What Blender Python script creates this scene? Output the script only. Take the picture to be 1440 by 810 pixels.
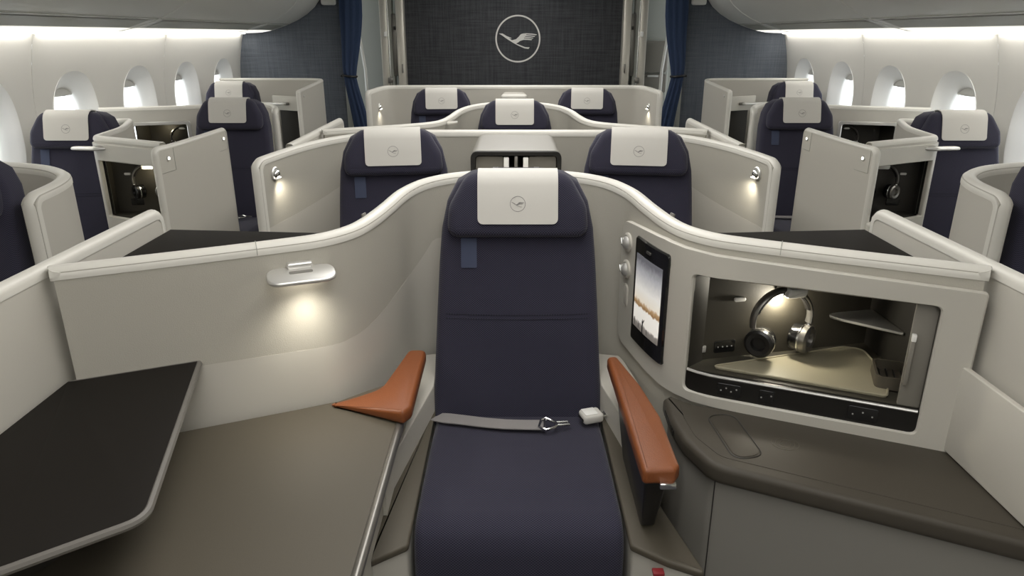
import bpy, bmesh, math
from mathutils import Matrix, Vector

# ------------------------------------------------------------------ camera, world, lights, exposure
scene = bpy.context.scene
C = scene.collection
for o in list(bpy.data.objects):
    bpy.data.objects.remove(o)
PITCH = math.atan(357.0 / 1000.0)
cam_d = bpy.data.cameras.new('camera')
cam = bpy.data.objects.new('camera', cam_d)
C.objects.link(cam)
cam_d.sensor_width = 36.0
cam_d.lens = 25.0
cam_d.clip_start = 0.02
cam.location = (-.017, 0, 1.56)
cam.rotation_euler = (math.pi / 2 - PITCH, 0, 0)
scene.camera = cam
scene.view_settings.view_transform = 'Standard'
scene.view_settings.look = 'None'
scene.view_settings.gamma = 1.0
scene.view_settings.use_curve_mapping = False
scene.view_settings.exposure = 0.15
world = bpy.data.worlds.new('daylight')
scene.world = world
world.use_nodes = True
world.node_tree.nodes['Background'].inputs[0].default_value = (0.93, 0.97, 1.0, 1)
world.node_tree.nodes['Background'].inputs[1].default_value = 3.4
CEILING_GLOW = 3.6      # emission of the unseen ceiling light added for frontal fill
COVE_GLOW = 9.0         # emission of the cove strips above the windows
LAMP_W = 1.6            # reading lamp watts


def lamp(kind, name, loc, aim, energy, parent=None, color=(1, .93, .8), size=.03, spot=70, blend=.9):
    d = bpy.data.lights.new(name, kind)
    d.energy = energy
    d.color = color
    d.shadow_soft_size = size
    if kind == 'SPOT':
        d.spot_size = math.radians(spot)
        d.spot_blend = blend
    o = bpy.data.objects.new(name, d)
    C.objects.link(o)
    L = Vector(ROOT.get(parent.name, (0, 0, 0))) if parent else Vector()
    o.location = Vector(loc) - L
    o.rotation_euler = (Vector(aim) - Vector(loc)).to_track_quat('-Z', 'Y').to_euler()
    o.parent = parent
    return o


# ------------------------------------------------------------------ materials
MATS = {}


def mat(name, col, rough=.5, metal=0.0, noise=0.0, nscale=300, var=0.0, emit=0.0, coat=0.0, vscale=6, spec=.5):
    m = bpy.data.materials.new(name)
    m.use_nodes = True
    nt = m.node_tree
    b = nt.nodes['Principled BSDF']
    b.inputs['Base Color'].default_value = (*col, 1)
    b.inputs['Roughness'].default_value = rough
    b.inputs['Metallic'].default_value = metal
    b.inputs['Specular IOR Level'].default_value = spec
    if coat:
        b.inputs['Coat Weight'].default_value = coat
    if emit:
        b.inputs['Emission Color'].default_value = (*col, 1)
        b.inputs['Emission Strength'].default_value = emit
    tc = nt.nodes.new('ShaderNodeTexCoord')
    if var:
        n = nt.nodes.new('ShaderNodeTexNoise')
        n.inputs['Scale'].default_value = vscale
        n.inputs['Detail'].default_value = 4
        nt.links.new(tc.outputs['Object'], n.inputs['Vector'])
        mx = nt.nodes.new('ShaderNodeMix')
        mx.data_type = 'RGBA'
        mx.inputs['A'].default_value = (*[c * (1 - var) for c in col], 1)
        mx.inputs['B'].default_value = (*[min(1, c * (1 + var)) for c in col], 1)
        nt.links.new(n.outputs['Fac'], mx.inputs['Factor'])
        nt.links.new(mx.outputs['Result'], b.inputs['Base Color'])
    if noise:
        n = nt.nodes.new('ShaderNodeTexNoise')
        n.inputs['Scale'].default_value = nscale
        n.inputs['Detail'].default_value = 3
        nt.links.new(tc.outputs['Object'], n.inputs['Vector'])
        bp = nt.nodes.new('ShaderNodeBump')
        bp.inputs['Strength'].default_value = noise
        bp.inputs['Distance'].default_value = .002
        nt.links.new(n.outputs['Fac'], bp.inputs['Height'])
        nt.links.new(bp.outputs['Normal'], b.inputs['Normal'])
    MATS[name] = m
    return m


def weave(name, dark, light, pitch=.006, rough=.85, bump=.4, axes=('X', 'Z'), sheen=.12):
    m = mat(name, dark, rough)
    nt = m.node_tree
    b = nt.nodes['Principled BSDF']
    b.inputs['Sheen Weight'].default_value = sheen
    b.inputs['Specular IOR Level'].default_value = .2
    tc = nt.nodes.new('ShaderNodeTexCoord')
    sep = nt.nodes.new('ShaderNodeSeparateXYZ')
    nt.links.new(tc.outputs['Object'], sep.inputs[0])

    def sine(sock, k):
        mu = nt.nodes.new('ShaderNodeMath')
        mu.operation = 'MULTIPLY'
        mu.inputs[1].default_value = k
        nt.links.new(sock, mu.inputs[0])
        si = nt.nodes.new('ShaderNodeMath')
        si.operation = 'SINE'
        nt.links.new(mu.outputs[0], si.inputs[0])
        return si.outputs[0]
    k = 2 * math.pi / pitch
    a = sine(sep.outputs[axes[0]], k)
    ad = nt.nodes.new('ShaderNodeMath')
    ad.operation = 'ADD'
    nt.links.new(sep.outputs['Z'], ad.inputs[0])
    if axes[1] == 'YZ':
        nt.links.new(sep.outputs['Y'], ad.inputs[1])
    else:
        ad.inputs[1].default_value = 0
    c = sine(ad.outputs[0], k)
    pr = nt.nodes.new('ShaderNodeMath')
    pr.operation = 'MULTIPLY'
    nt.links.new(a, pr.inputs[0])
    nt.links.new(c, pr.inputs[1])
    mr = nt.nodes.new('ShaderNodeMapRange')
    mr.inputs['From Min'].default_value = -1
    nt.links.new(pr.outputs[0], mr.inputs['Value'])
    mx = nt.nodes.new('ShaderNodeMix')
    mx.data_type = 'RGBA'
    mx.inputs['A'].default_value = (*dark, 1)
    mx.inputs['B'].default_value = (*light, 1)
    nt.links.new(mr.outputs['Result'], mx.inputs['Factor'])
    nt.links.new(mx.outputs['Result'], b.inputs['Base Color'])
    bp = nt.nodes.new('ShaderNodeBump')
    bp.inputs['Strength'].default_value = bump
    bp.inputs['Distance'].default_value = .001
    nt.links.new(mr.outputs['Result'], bp.inputs['Height'])
    nt.links.new(bp.outputs['Normal'], b.inputs['Normal'])
    return m


mat('shell', (.53, .507, .45), .55, noise=.10, nscale=500)
mat('shell_fabric', (.45, .428, .37), .8, noise=.35, nscale=420)
mat('cap', (.69, .67, .61), .38)
mat('fascia', (.53, .508, .45), .42)
mat('sidewall', (.66, .645, .60), .6, noise=.05, nscale=200)
mat('bezel', (.88, .875, .85), .45)
mat('bin', (.66, .66, .62), .42)
mat('service_panel', (.36, .36, .32), .5)
mat('taupe', (.082, .070, .050), .6, noise=.12, nscale=600)
mat('taupe_light', (.22, .205, .175), .5, noise=.08, nscale=500)
mat('tray', (.013, .011, .009), .65, noise=.08, nscale=700, spec=.15)
mat('counter', (.060, .052, .040), .55, noise=.1, nscale=600, spec=.3)  # taupe made darker: the fascia's shadow is put into the base colour
mat('tray_edge', (.15, .14, .125), .4)
mat('metal_dark', (.25, .24, .22), .35, .8)
mat('leather', (.205, .060, .016), .45, noise=.35, nscale=350, var=.12)
mat('cover', (.60, .58, .535), .6, noise=.1, nscale=600)
mat('emboss', (.22, .21, .20), .6)
mat('chrome', (.82, .82, .80), .16, 1.0)
mat('silver', (.72, .71, .68), .35, .7)
mat('black', (.012, .011, .010), .35)
mat('black_gloss', (.010, .010, .010), .12, coat=.5)
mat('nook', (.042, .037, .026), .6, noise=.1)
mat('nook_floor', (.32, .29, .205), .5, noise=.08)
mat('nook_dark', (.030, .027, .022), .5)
mat('white_gloss', (.85, .84, .80), .25)
mat('grey_front', (.24, .228, .205), .45)
mat('hood', (.24, .228, .20), .5)
mat('belt', (.26, .245, .24), .75, noise=.4, nscale=900)
mat('tag', (.05, .062, .11), .8)
mat('seam', (.012, .012, .022), .9)
mat('floor_carpet', (.06, .06, .065), .95, noise=.5, nscale=250, var=.2)
mat('grey_wall', (.36, .37, .33), .6, noise=.05)
mat('curtain', (.018, .036, .085), .85, noise=.2, nscale=200)
mat('emblem_white', (.70, .69, .65), .5)
mat('frame_metal', (.58, .55, .48), .32, .35)
mat('red', (.25, .02, .025), .5)
mat('ceiling_fill', (1, .98, .945), .5, emit=CEILING_GLOW)
mat('underside_glow', (1, .985, .95), .5, emit=.75)  # cove light on the bin underside, put in as weak emission
mat('cove_strip', (1, .975, .92), .5, emit=COVE_GLOW)
mat('lens_lit', (1, .93, .80), .3, emit=6)
weave('navy', (.005, .0048, .012), (.060, .057, .088), .0078, axes=('X', 'YZ'))
weave('navy_plain', (.016, .016, .042), (.024, .024, .058), .0055, axes=('X', 'YZ'))


def plaid(name, dark, light, fine=90, rough=.85):
    """woven wall cloth: crossed streaks of two stretched noises"""
    m = mat(name, dark, rough)
    nt = m.node_tree
    b = nt.nodes['Principled BSDF']
    b.inputs['Specular IOR Level'].default_value = .2
    tc = nt.nodes.new('ShaderNodeTexCoord')
    outs = []
    for sc in ((fine, 1, 3), (3, 1, fine), (fine * 2.2, 1, fine * 2.2)):
        mp = nt.nodes.new('ShaderNodeMapping')
        mp.inputs['Scale'].default_value = sc
        nt.links.new(tc.outputs['Object'], mp.inputs[0])
        n = nt.nodes.new('ShaderNodeTexNoise')
        n.inputs['Scale'].default_value = 1
        n.inputs['Detail'].default_value = 2
        nt.links.new(mp.outputs[0], n.inputs['Vector'])
        outs.append(n.outputs['Fac'])
    ad = nt.nodes.new('ShaderNodeMath')
    nt.links.new(outs[0], ad.inputs[0])
    nt.links.new(outs[1], ad.inputs[1])
    a2 = nt.nodes.new('ShaderNodeMath')
    nt.links.new(ad.outputs[0], a2.inputs[0])
    nt.links.new(outs[2], a2.inputs[1])
    mr = nt.nodes.new('ShaderNodeMapRange')
    mr.inputs['From Min'].default_value = 1.15
    mr.inputs['From Max'].default_value = 1.85
    nt.links.new(a2.outputs[0], mr.inputs['Value'])
    mx = nt.nodes.new('ShaderNodeMix')
    mx.data_type = 'RGBA'
    mx.inputs['A'].default_value = (*dark, 1)
    mx.inputs['B'].default_value = (*light, 1)
    nt.links.new(mr.outputs['Result'], mx.inputs['Factor'])
    nt.links.new(mx.outputs['Result'], b.inputs['Base Color'])


plaid('slate_weave', (.082, .092, .108), (.135, .148, .170), 75)
plaid('charcoal_weave', (.034, .036, .040), (.078, .080, .085), 75)


def glass(name):
    m = bpy.data.materials.new(name)
    m.use_nodes = True
    nt = m.node_tree
    nt.nodes.clear()
    out = nt.nodes.new('ShaderNodeOutputMaterial')
    mx = nt.nodes.new('ShaderNodeMixShader')
    mx.inputs[0].default_value = .08
    tr = nt.nodes.new('ShaderNodeBsdfTransparent')
    tr.inputs[0].default_value = (.97, .98, .98, 1)
    gl = nt.nodes.new('ShaderNodeBsdfGlossy')
    gl.inputs['Roughness'].default_value = .05
    nt.links.new(tr.outputs[0], mx.inputs[1])
    nt.links.new(gl.outputs[0], mx.inputs[2])
    nt.links.new(mx.outputs[0], out.inputs[0])
    MATS[name] = m


glass('glass')


def screen_material():
    """picture on the little monitor: pale dusk sky, brown skyline, plain with a dark figure-like stroke"""
    m = mat('screen', (.5, .5, .5), .15)
    nt = m.node_tree
    b = nt.nodes['Principled BSDF']
    tc = nt.nodes.new('ShaderNodeTexCoord')
    sep = nt.nodes.new('ShaderNodeSeparateXYZ')
    nt.links.new(tc.outputs['UV'], sep.inputs[0])
    n = nt.nodes.new('ShaderNodeTexNoise')
    n.inputs['Scale'].default_value = 14
    n.inputs['Detail'].default_value = 6
    nt.links.new(tc.outputs['UV'], n.inputs['Vector'])
    ad = nt.nodes.new('ShaderNodeMath')
    ad.operation = 'MULTIPLY_ADD'
    ad.inputs[1].default_value = .10
    nt.links.new(n.outputs['Fac'], ad.inputs[0])
    nt.links.new(sep.outputs['Y'], ad.inputs[2])
    r = nt.nodes.new('ShaderNodeValToRGB')
    e = r.color_ramp.elements
    e[0].position = 0.0
    e[0].color = (.10, .09, .08, 1)
    e[1].position = 1.0
    e[1].color = (.12, .12, .135, 1)
    for pos, col in ((.13, (.22, .20, .18, 1)), (.17, (.74, .71, .66, 1)), (.36, (.80, .77, .71, 1)), (.385, (.25, .14, .06, 1)),
                     (.43, (.42, .28, .15, 1)), (.47, (.72, .66, .56, 1)), (.62, (.70, .68, .64, 1)), (.85, (.36, .36, .38, 1))):
        el = r.color_ramp.elements.new(pos)
        el.color = col
    nt.links.new(ad.outputs[0], r.inputs[0])
    nt.links.new(r.outputs[0], b.inputs['Base Color'])
    nt.links.new(r.outputs[0], b.inputs['Emission Color'])
    b.inputs['Emission Strength'].default_value = .55


screen_material()

# ------------------------------------------------------------------ object helpers
ROOT = {}
ORD = ['first', 'second', 'third', 'fourth', 'fifth', 'sixth']
SIDE = {-1: ' on the tray-table side', 1: ' on the counter side'}


def thing(name, label, cat, loc=(0, 0, 0), group=None, kind=None):
    o = bpy.data.objects.new(name, None)
    C.objects.link(o)
    o.location = loc
    o.empty_display_size = .05
    ROOT[o.name] = tuple(loc)
    tag(o, label, cat, group, kind)
    return o


def tag(o, label=None, cat=None, group=None, kind=None):
    if label:
        o['label'] = label
    if cat:
        o['category'] = cat
    if group:
        o['group'] = group
    if kind:
        o['kind'] = kind
    return o


def frame(o, x, y, z):
    """matrix with the given origin and axes"""
    M = Matrix.Identity(4)
    for i, v in enumerate((x, y, z, o)):
        for j in range(3):
            M[j][i] = v[j]
    return M


def rpoly(pts, r, n=5):
    """round the corners of a 2-D polygon; r is one radius or one per corner"""
    out = []
    N = len(pts)
    for i in range(N):
        p = Vector(pts[i]); a = Vector(pts[i - 1]); b = Vector(pts[(i + 1) % N])
        rr = r[i] if isinstance(r, (list, tuple)) else r
        d1 = (a - p); d2 = (b - p)
        l1, l2 = d1.length, d2.length
        if rr <= 0:
            out.append(tuple(p)); continue
        d1.normalize(); d2.normalize()
        ang = math.acos(max(-1, min(1, d1.dot(d2))))
        if ang > 3.1:
            out.append(tuple(p)); continue
        t = min(rr / math.tan(ang / 2), l1 * .49, l2 * .49)
        p1 = p + d1 * t; p2 = p + d2 * t
        for k in range(n + 1):
            u = k / n
            q = p1 * (1 - u) ** 2 + p * 2 * u * (1 - u) + p2 * u * u
            out.append(tuple(q))
    return out


def rrect(x0, x1, y0, y1, r, n=5):
    return rpoly([(x0, y0), (x1, y0), (x1, y1), (x0, y1)], r, n)


class B:
    def __init__(self):
        self.v = []
        self.f = []

    def add(self, v, f, M=None):
        k = len(self.v)
        for p in v:
            p = Vector(p)
            if M is not None:
                p = M @ p
            self.v.append(p)
        for q in f:
            self.f.append([i + k for i in q])
        return self

    def _bm(self, bm, M):
        bm.verts.index_update()
        self.add([v.co.copy() for v in bm.verts], [[v.index for v in f.verts] for f in bm.faces], M)
        bm.free()
        return self

    def box(self, c, s, r=0, seg=2, M=None):
        bm = bmesh.new()
        bmesh.ops.create_cube(bm, size=1)
        for v in bm.verts:
            v.co = Vector((v.co.x * s[0] + c[0], v.co.y * s[1] + c[1], v.co.z * s[2] + c[2]))
        if r:
            bmesh.ops.bevel(bm, geom=bm.edges[:], offset=r, segments=seg, profile=.5, affect='EDGES')
        return self._bm(bm, M)

    def prism(self, poly, z0, z1, r=0, seg=3, M=None, rbot=True):
        """extrude a polygon in local xy; round its rims by r with concentric rings"""
        A = sum(poly[i - 1][0] * poly[i][1] - poly[i][0] * poly[i - 1][1] for i in range(len(poly)))
        if A < 0:
            poly = poly[::-1]
        n = len(poly)
        nor = []
        for i in range(n):
            a = Vector(poly[i - 1]); p = Vector(poly[i]); b = Vector(poly[(i + 1) % n])
            e1 = (p - a); e2 = (b - p)
            if e1.length > 1e-9: e1.normalize()
            if e2.length > 1e-9: e2.normalize()
            n1 = Vector((-e1.y, e1.x)); n2 = Vector((-e2.y, e2.x))
            m = n1 + n2
            l = m.length_squared
            nor.append(m * (2 / max(l, .5)) if l > 1e-6 else n1)
        rings = []
        if r and rbot:
            for k in range(seg):
                a = math.pi / 2 * k / seg
                rings.append((r * (1 - math.sin(a)), z0 + r * (1 - math.cos(a))))
            rings.append((0, z0 + r))
        else:
            rings.append((0, z0))
        if r:
            for k in range(seg + 1):
                a = math.pi / 2 * k / seg
                rings.append((r * (1 - math.cos(a)), z1 - r * (1 - math.sin(a))))
        else:
            rings.append((0, z1))
        v = []
        for ins, z in rings:
            for p, m in zip(poly, nor):
                v.append((p[0] + m.x * ins, p[1] + m.y * ins, z))
        f = []
        for k in range(len(rings) - 1):
            for i in range(n):
                j = (i + 1) % n
                f.append([k * n + i, k * n + j, (k + 1) * n + j, (k + 1) * n + i])
        f.append(list(range(n))[::-1])
        f.append([(len(rings) - 1) * n + i for i in range(n)])
        return self.add(v, f, M)

    def tube(self, path, r, n=10, closed=False, M=None, flat=1.0, up=None):
        P = [Vector(p) for p in path]
        N = len(P)
        v = []
        prev = None
        for i in range(N):
            if closed:
                t = P[(i + 1) % N] - P[i - 1]
            else:
                t = P[min(i + 1, N - 1)] - P[max(i - 1, 0)]
            t.normalize()
            if up is not None:
                a = Vector(up)
            else:
                a = prev if prev is not None else (Vector((0, 0, 1)) if abs(t.z) < .9 else Vector((1, 0, 0)))
            a = (a - t * a.dot(t)).normalized()
            prev = a
            b = t.cross(a)
            rr = r[i] if isinstance(r, (list, tuple)) else r
            for k in range(n):
                th = 2 * math.pi * k / n
                v.append(P[i] + a * (rr * math.cos(th) * flat) + b * (rr * math.sin(th)))
        f = []
        for i in range(N if closed else N - 1):
            for k in range(n):
                i2 = (i + 1) % N
                f.append([i * n + k, i * n + (k + 1) % n, i2 * n + (k + 1) % n, i2 * n + k])
        if not closed:
            f.append(list(range(n))[::-1])
            f.append([(N - 1) * n + k for k in range(n)])
        return self.add(v, f, M)

    def lathe(self, prof, n=24, M=None):
        v = []
        for r, h in prof:
            for k in range(n):
                a = 2 * math.pi * k / n
                v.append((r * math.cos(a), r * math.sin(a), h))
        f = []
        for i in range(len(prof) - 1):
            for k in range(n):
                f.append([i * n + k, i * n + (k + 1) % n, (i + 1) * n + (k + 1) % n, (i + 1) * n + k])
        f.append(list(range(n))[::-1])
        f.append([(len(prof) - 1) * n + k for k in range(n)])
        return self.add(v, f, M)

    def grid(self, fn, nu, nv, M=None):
        v = [fn(i / nu, j / nv) for i in range(nu + 1) for j in range(nv + 1)]
        w = nv + 1
        f = [[i * w + j, (i + 1) * w + j, (i + 1) * w + j + 1, i * w + j + 1] for i in range(nu) for j in range(nv)]
        return self.add(v, f, M)

    def loft(self, rings, cap0=True, cap1=True, M=None, closed=True):
        n = len(rings[0])
        v = [p for r in rings for p in r]
        f = []
        for i in range(len(rings) - 1):
            for k in range(n if closed else n - 1):
                f.append([i * n + k, i * n + (k + 1) % n, (i + 1) * n + (k + 1) % n, (i + 1) * n + k])
        if cap0: f.append(list(range(n))[::-1])
        if cap1: f.append([(len(rings) - 1) * n + k for k in range(n)])
        return self.add(v, f, M)

    def build(self, name, m, parent=None, label=None, kind=None, sharp=38, uv=None):
        L = Vector(ROOT[parent.name]) if parent is not None else Vector()
        me = bpy.data.meshes.new(name)
        bm = bmesh.new()
        vs = [bm.verts.new(p - L) for p in self.v]
        for q in self.f:
            try:
                bm.faces.new([vs[i] for i in q])
            except ValueError:
                pass
        bmesh.ops.remove_doubles(bm, verts=bm.verts[:], dist=1e-5)
        bmesh.ops.recalc_face_normals(bm, faces=bm.faces[:])
        for fc in bm.faces:
            fc.smooth = True
        lim = math.radians(sharp)
        for e in bm.edges:
            if len(e.link_faces) == 2 and e.calc_face_angle(0) > lim:
                e.smooth = False
        bm.to_mesh(me)
        bm.free()
        me.materials.append(MATS[m] if isinstance(m, str) else m)
        o = bpy.data.objects.new(name, me)
        C.objects.link(o)
        if parent is not None:
            o.parent = parent
        ROOT[o.name] = tuple(L)
        tag(o, label, None, None, kind)
        return o


def single(b, name, m, label, cat, base, group=None, kind=None, sharp=38):
    """a thing that is one mesh, its origin at its base"""
    dummy = bpy.data.objects.new('origin_probe', None)
    ROOT[dummy.name] = tuple(base)
    o = b.build(name, m, dummy, sharp=sharp)
    o.parent = None
    bpy.data.objects.remove(dummy)
    o.location = base
    tag(o, label, cat, group, kind)
    return o


def copy_tree(o, parent=None):
    c = o.copy()
    C.objects.link(c)
    if parent is not None:
        c.parent = parent
    ROOT[c.name] = ROOT.get(o.name, (0, 0, 0))
    for ch in list(o.children):
        copy_tree(ch, c)
    return c


# ------------------------------------------------------------------ curved upright sheets (shells, wings, panels)
class Sheet:
    def __init__(self, ctrl, side=1, n=150):
        pts = []
        K = len(ctrl)
        c = [Vector(p) for p in ctrl]
        ext = [c[0] * 2 - c[1]] + c + [c[-1] * 2 - c[-2]]
        for i in range(1, K):
            p0, p1, p2, p3 = ext[i - 1], ext[i], ext[i + 1], ext[i + 2]
            m1 = (p2 - p0) * .5
            m2 = (p3 - p1) * .5
            l = (p2 - p1).length
            if m1.length > l: m1 = m1 * (l / m1.length)
            if m2.length > l: m2 = m2 * (l / m2.length)
            for k in range(16):
                t = k / 16
                t2, t3 = t * t, t * t * t
                pts.append(p1 * (2 * t3 - 3 * t2 + 1) + m1 * (t3 - 2 * t2 + t) + p2 * (-2 * t3 + 3 * t2) + m2 * (t3 - t2))
        pts.append(c[-1])
        s = [0]
        for i in range(1, len(pts)):
            s.append(s[-1] + math.hypot(pts[i].x - pts[i - 1].x, pts[i].y - pts[i - 1].y))
        self.L = s[-1]
        self.n = n
        self.q = []
        j = 0
        for i in range(n + 1):
            t = self.L * i / n
            while j < len(s) - 2 and s[j + 1] < t:
                j += 1
            u = (t - s[j]) / max(1e-9, s[j + 1] - s[j])
            self.q.append(pts[j].lerp(pts[j + 1], min(1, max(0, u))))
        self.nor = []
        for i in range(n + 1):
            d = self.q[min(i + 1, n)] - self.q[max(i - 1, 0)]
            d.z = 0
            d.normalize()
            self.nor.append(Vector((d.y, -d.x, 0)) * side)
        self.side = side

    def at(self, s):
        t = min(1, max(0, s / self.L)) * self.n
        i = min(self.n - 1, int(t))
        u = t - i
        return self.q[i].lerp(self.q[i + 1], u), self.nor[i].lerp(self.nor[i + 1], u).normalized()

    def pt(self, s, z, off):
        p, n = self.at(s)
        return Vector((p.x + n.x * off, p.y + n.y * off, z))

    def top(self, s):
        return self.at(s)[0].z

    def near(self, x, y):
        best = min(range(self.n + 1), key=lambda i: (self.q[i].x - x) ** 2 + (self.q[i].y - y) ** 2)
        return self.L * best / self.n

    def mount(self, s, z, off=0):
        """frame on the inner face: x to the viewer's right, y up, z out of the wall"""
        p, n = self.at(s)
        o = (p.x + n.x * off, p.y + n.y * off, z)
        up = Vector((0, 0, 1))
        return frame(o, up.cross(n), up, n)

    def outline(self, z0, R0, R1, step=.02):
        out = [(0, z0), (0, (z0 + self.top(0) - R0) * .5)]
        for k in range(9):
            a = math.pi / 2 * k / 8
            out.append((R0 * (1 - math.cos(a)), self.top(R0) - R0 * (1 - math.sin(a))))
        m = max(4, int((self.L - R0 - R1) / step))
        for k in range(1, m):
            s = R0 + (self.L - R0 - R1) * k / m
            out.append((s, self.top(s)))
        for k in range(9):
            a = math.pi / 2 * k / 8
            out.append((self.L - R1 * (1 - math.sin(a)), self.top(self.L - R1) - R1 * (1 - math.cos(a))))
        out += [(self.L, (z0 + self.top(self.L) - R1) * .5), (self.L, z0)]
        return out

    def cap(self, z0, th, R0, R1, e=.03, lip=.0015):
        o = self.outline(z0, R0, R1)
        if R0 < .01:
            o = [p for p in o if p[1] > self.top(0) - .004 or p[0] > .02]
        if R1 < .01:
            o = [p for p in o if p[1] > self.top(self.L) - .004 or p[0] < self.L - .02]
        n = len(o)
        nrm = []
        for i in range(n):
            d = Vector(o[min(i + 1, n - 1)]) - Vector(o[max(i - 1, 0)])
            d.normalize()
            nrm.append(Vector((d.y, -d.x)))
        h = th / 2
        prof = [(e, -h + .006), (e, -h)]
        for k in range(11):
            a = math.pi * k / 10
            prof.append((h * (1 - math.sin(a)), -h * math.cos(a)))
        prof += [(e, h), (e, h - .006)]
        b = B()
        rings = []
        for i in range(n):
            rings.append([self.pt(o[i][0] + nrm[i].x * ins, max(z0, o[i][1] + nrm[i].y * ins), off) for ins, off in prof])
        b.loft(rings, True, True, closed=False)
        return b

    def body(self, z0, th, R0, R1, hole=None, inset=.012):
        h = th / 2
        cols = set()
        m = max(6, int(self.L / .02))
        for k in range(m + 1):
            cols.add(inset + (self.L - 2 * inset) * k / m)
        for k in range(1, 7):
            for base in (R0 * k / 7, self.L - R1 * k / 7):
                if inset < base < self.L - inset:
                    cols.add(base)
        if hole:
            cols |= {hole[0], hole[1]}
        cols = sorted(cols)

        def tp(s):
            t = self.top(min(max(s, R0), self.L - R1))
            if s < R0:
                t -= R0 - math.sqrt(max(0, R0 * R0 - (R0 - s) ** 2))
            if s > self.L - R1:
                d = s - (self.L - R1)
                t -= R1 - math.sqrt(max(0, R1 * R1 - d * d))
            return t - inset
        b = B()
        for sg in (1, -1):
            rows = []
            for s in cols:
                zt = tp(s)
                zs = [z0]
                zs += [hole[2], hole[3]] if hole else [z0 + (zt - z0) / 3, z0 + (zt - z0) * 2 / 3]
                zs.append(zt)
                rows.append([self.pt(s, z, h * sg) for z in zs])
            k0 = len(b.v)
            v = [p for r in rows for p in r]
            f = []
            for i in range(len(cols) - 1):
                for j in range(3):
                    if hole and j == 1 and cols[i] >= hole[0] - 1e-6 and cols[i + 1] <= hole[1] + 1e-6:
                        continue
                    f.append([i * 4 + j, (i + 1) * 4 + j, (i + 1) * 4 + j + 1, i * 4 + j + 1])
            b.add(v, f)
        n4 = len(cols) * 4
        f = []
        for i in range(len(cols) - 1):
            for j in (0, 3):
                a = i * 4 + j
                f.append([a, a + 4, a + 4 + n4, a + n4])
        for i in (0, len(cols) - 1):
            for j in range(3):
                a = i * 4 + j
                f.append([a, a + 1, a + 1 + n4, a + n4])
        b.f += f
        return b

    def patch(self, s0, s1, zlo, zhi, off, dep=.004, nu=40, nv=6):
        b = B()

        def fn(u, v):
            s = s0 + (s1 - s0) * u
            lo = zlo(s) if callable(zlo) else zlo
            hi = zhi(s) if callable(zhi) else zhi
            return self.pt(s, lo + (hi - lo) * v, off)
        b.grid(fn, nu, nv)
        e = []
        for i in range(nu + 1): e.append((i / nu, 1.0))
        for i in range(nu + 1):
            p = fn(i / nu, 1.0)
        top = [fn(i / nu, 1.0) for i in range(nu + 1)]
        topi = []
        for i in range(nu + 1):
            s = s0 + (s1 - s0) * i / nu
            p, n = self.at(s)
            topi.append(top[i] - n * dep)
        b.loft([top, topi], False, False, closed=False)
        for u in (0.0, 1.0):
            s = s0 + (s1 - s0) * u
            p, n = self.at(s)
            col = [fn(u, j / nv) for j in range(nv + 1)]
            b.loft([col, [q - n * dep for q in col]], False, False, closed=False)
        return b

    def plate(self, loop, off, th, hole=None, rings=8, edge=.004):
        """a plate lying on the sheet: 2-D outline in (s,z), optional rounded hole"""
        if hole is None:
            cx = sum(p[0] for p in loop) / len(loop)
            cy = sum(p[1] for p in loop) / len(loop)
        else:
            cx = sum(p[0] for p in hole) / len(hole)
            cy = sum(p[1] for p in hole) / len(hole)
        angs = sorted({round(math.atan2(p[1] - cy, p[0] - cx), 4) for p in loop + (hole or [])} |
                      {round(-math.pi + 2 * math.pi * k / 48 + .01, 4) for k in range(48)})

        def hit(poly, a):
            d = Vector((math.cos(a), math.sin(a)))
            best = None
            for i in range(len(poly)):
                p = Vector(poly[i - 1]) - Vector((cx, cy))
                q = Vector(poly[i]) - Vector((cx, cy))
                e = q - p
                den = d.x * e.y - d.y * e.x
                if abs(den) < 1e-12: continue
                t = (p.x * e.y - p.y * e.x) / den
                u = (p.x * d.y - p.y * d.x) / den
                if t > 0 and -1e-6 <= u <= 1 + 1e-6 and (best is None or t > best):
                    best = t
            return Vector((cx, cy)) + d * (best or .001)
        out = [hit(loop, a) for a in angs]
        inn = [hit(hole, a) for a in angs] if hole else [Vector((cx, cy)) + (p - Vector((cx, cy))) * .02 for p in out]
        b = B()
        R = []
        R.append([self.pt(p.x, p.y, off - th) for p in out])
        R.append([self.pt(p.x, p.y, off - edge) for p in out])
        for k in range(rings + 1):
            t = k / rings
            row = []
            for p, q in zip(out, inn):
                d = (q - p)
                l = d.length
                f0 = min(.3, edge / max(l, 1e-6))
                f1 = 1 - f0 if hole else 1
                w = p + d * (f0 + (f1 - f0) * t)
                row.append(self.pt(w.x, w.y, off))
            R.append(row)
        if hole:
            R.append([self.pt(p.x, p.y, off - edge) for p in inn])
            R.append([self.pt(p.x, p.y, off - th) for p in inn])
        b.loft(R, False, not hole)
        return b


def shell(root, sh, z0, th, R0=.005, R1=.005, hole=None, body='shell', cap='cap', e=.03, cap_name='cap_rail', wall_name='wall'):
    sh.body(z0, th - .004, R0, R1, hole).build(wall_name, body, root)
    sh.cap(z0, th, R0, R1, e).build(cap_name, cap, root)


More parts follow.
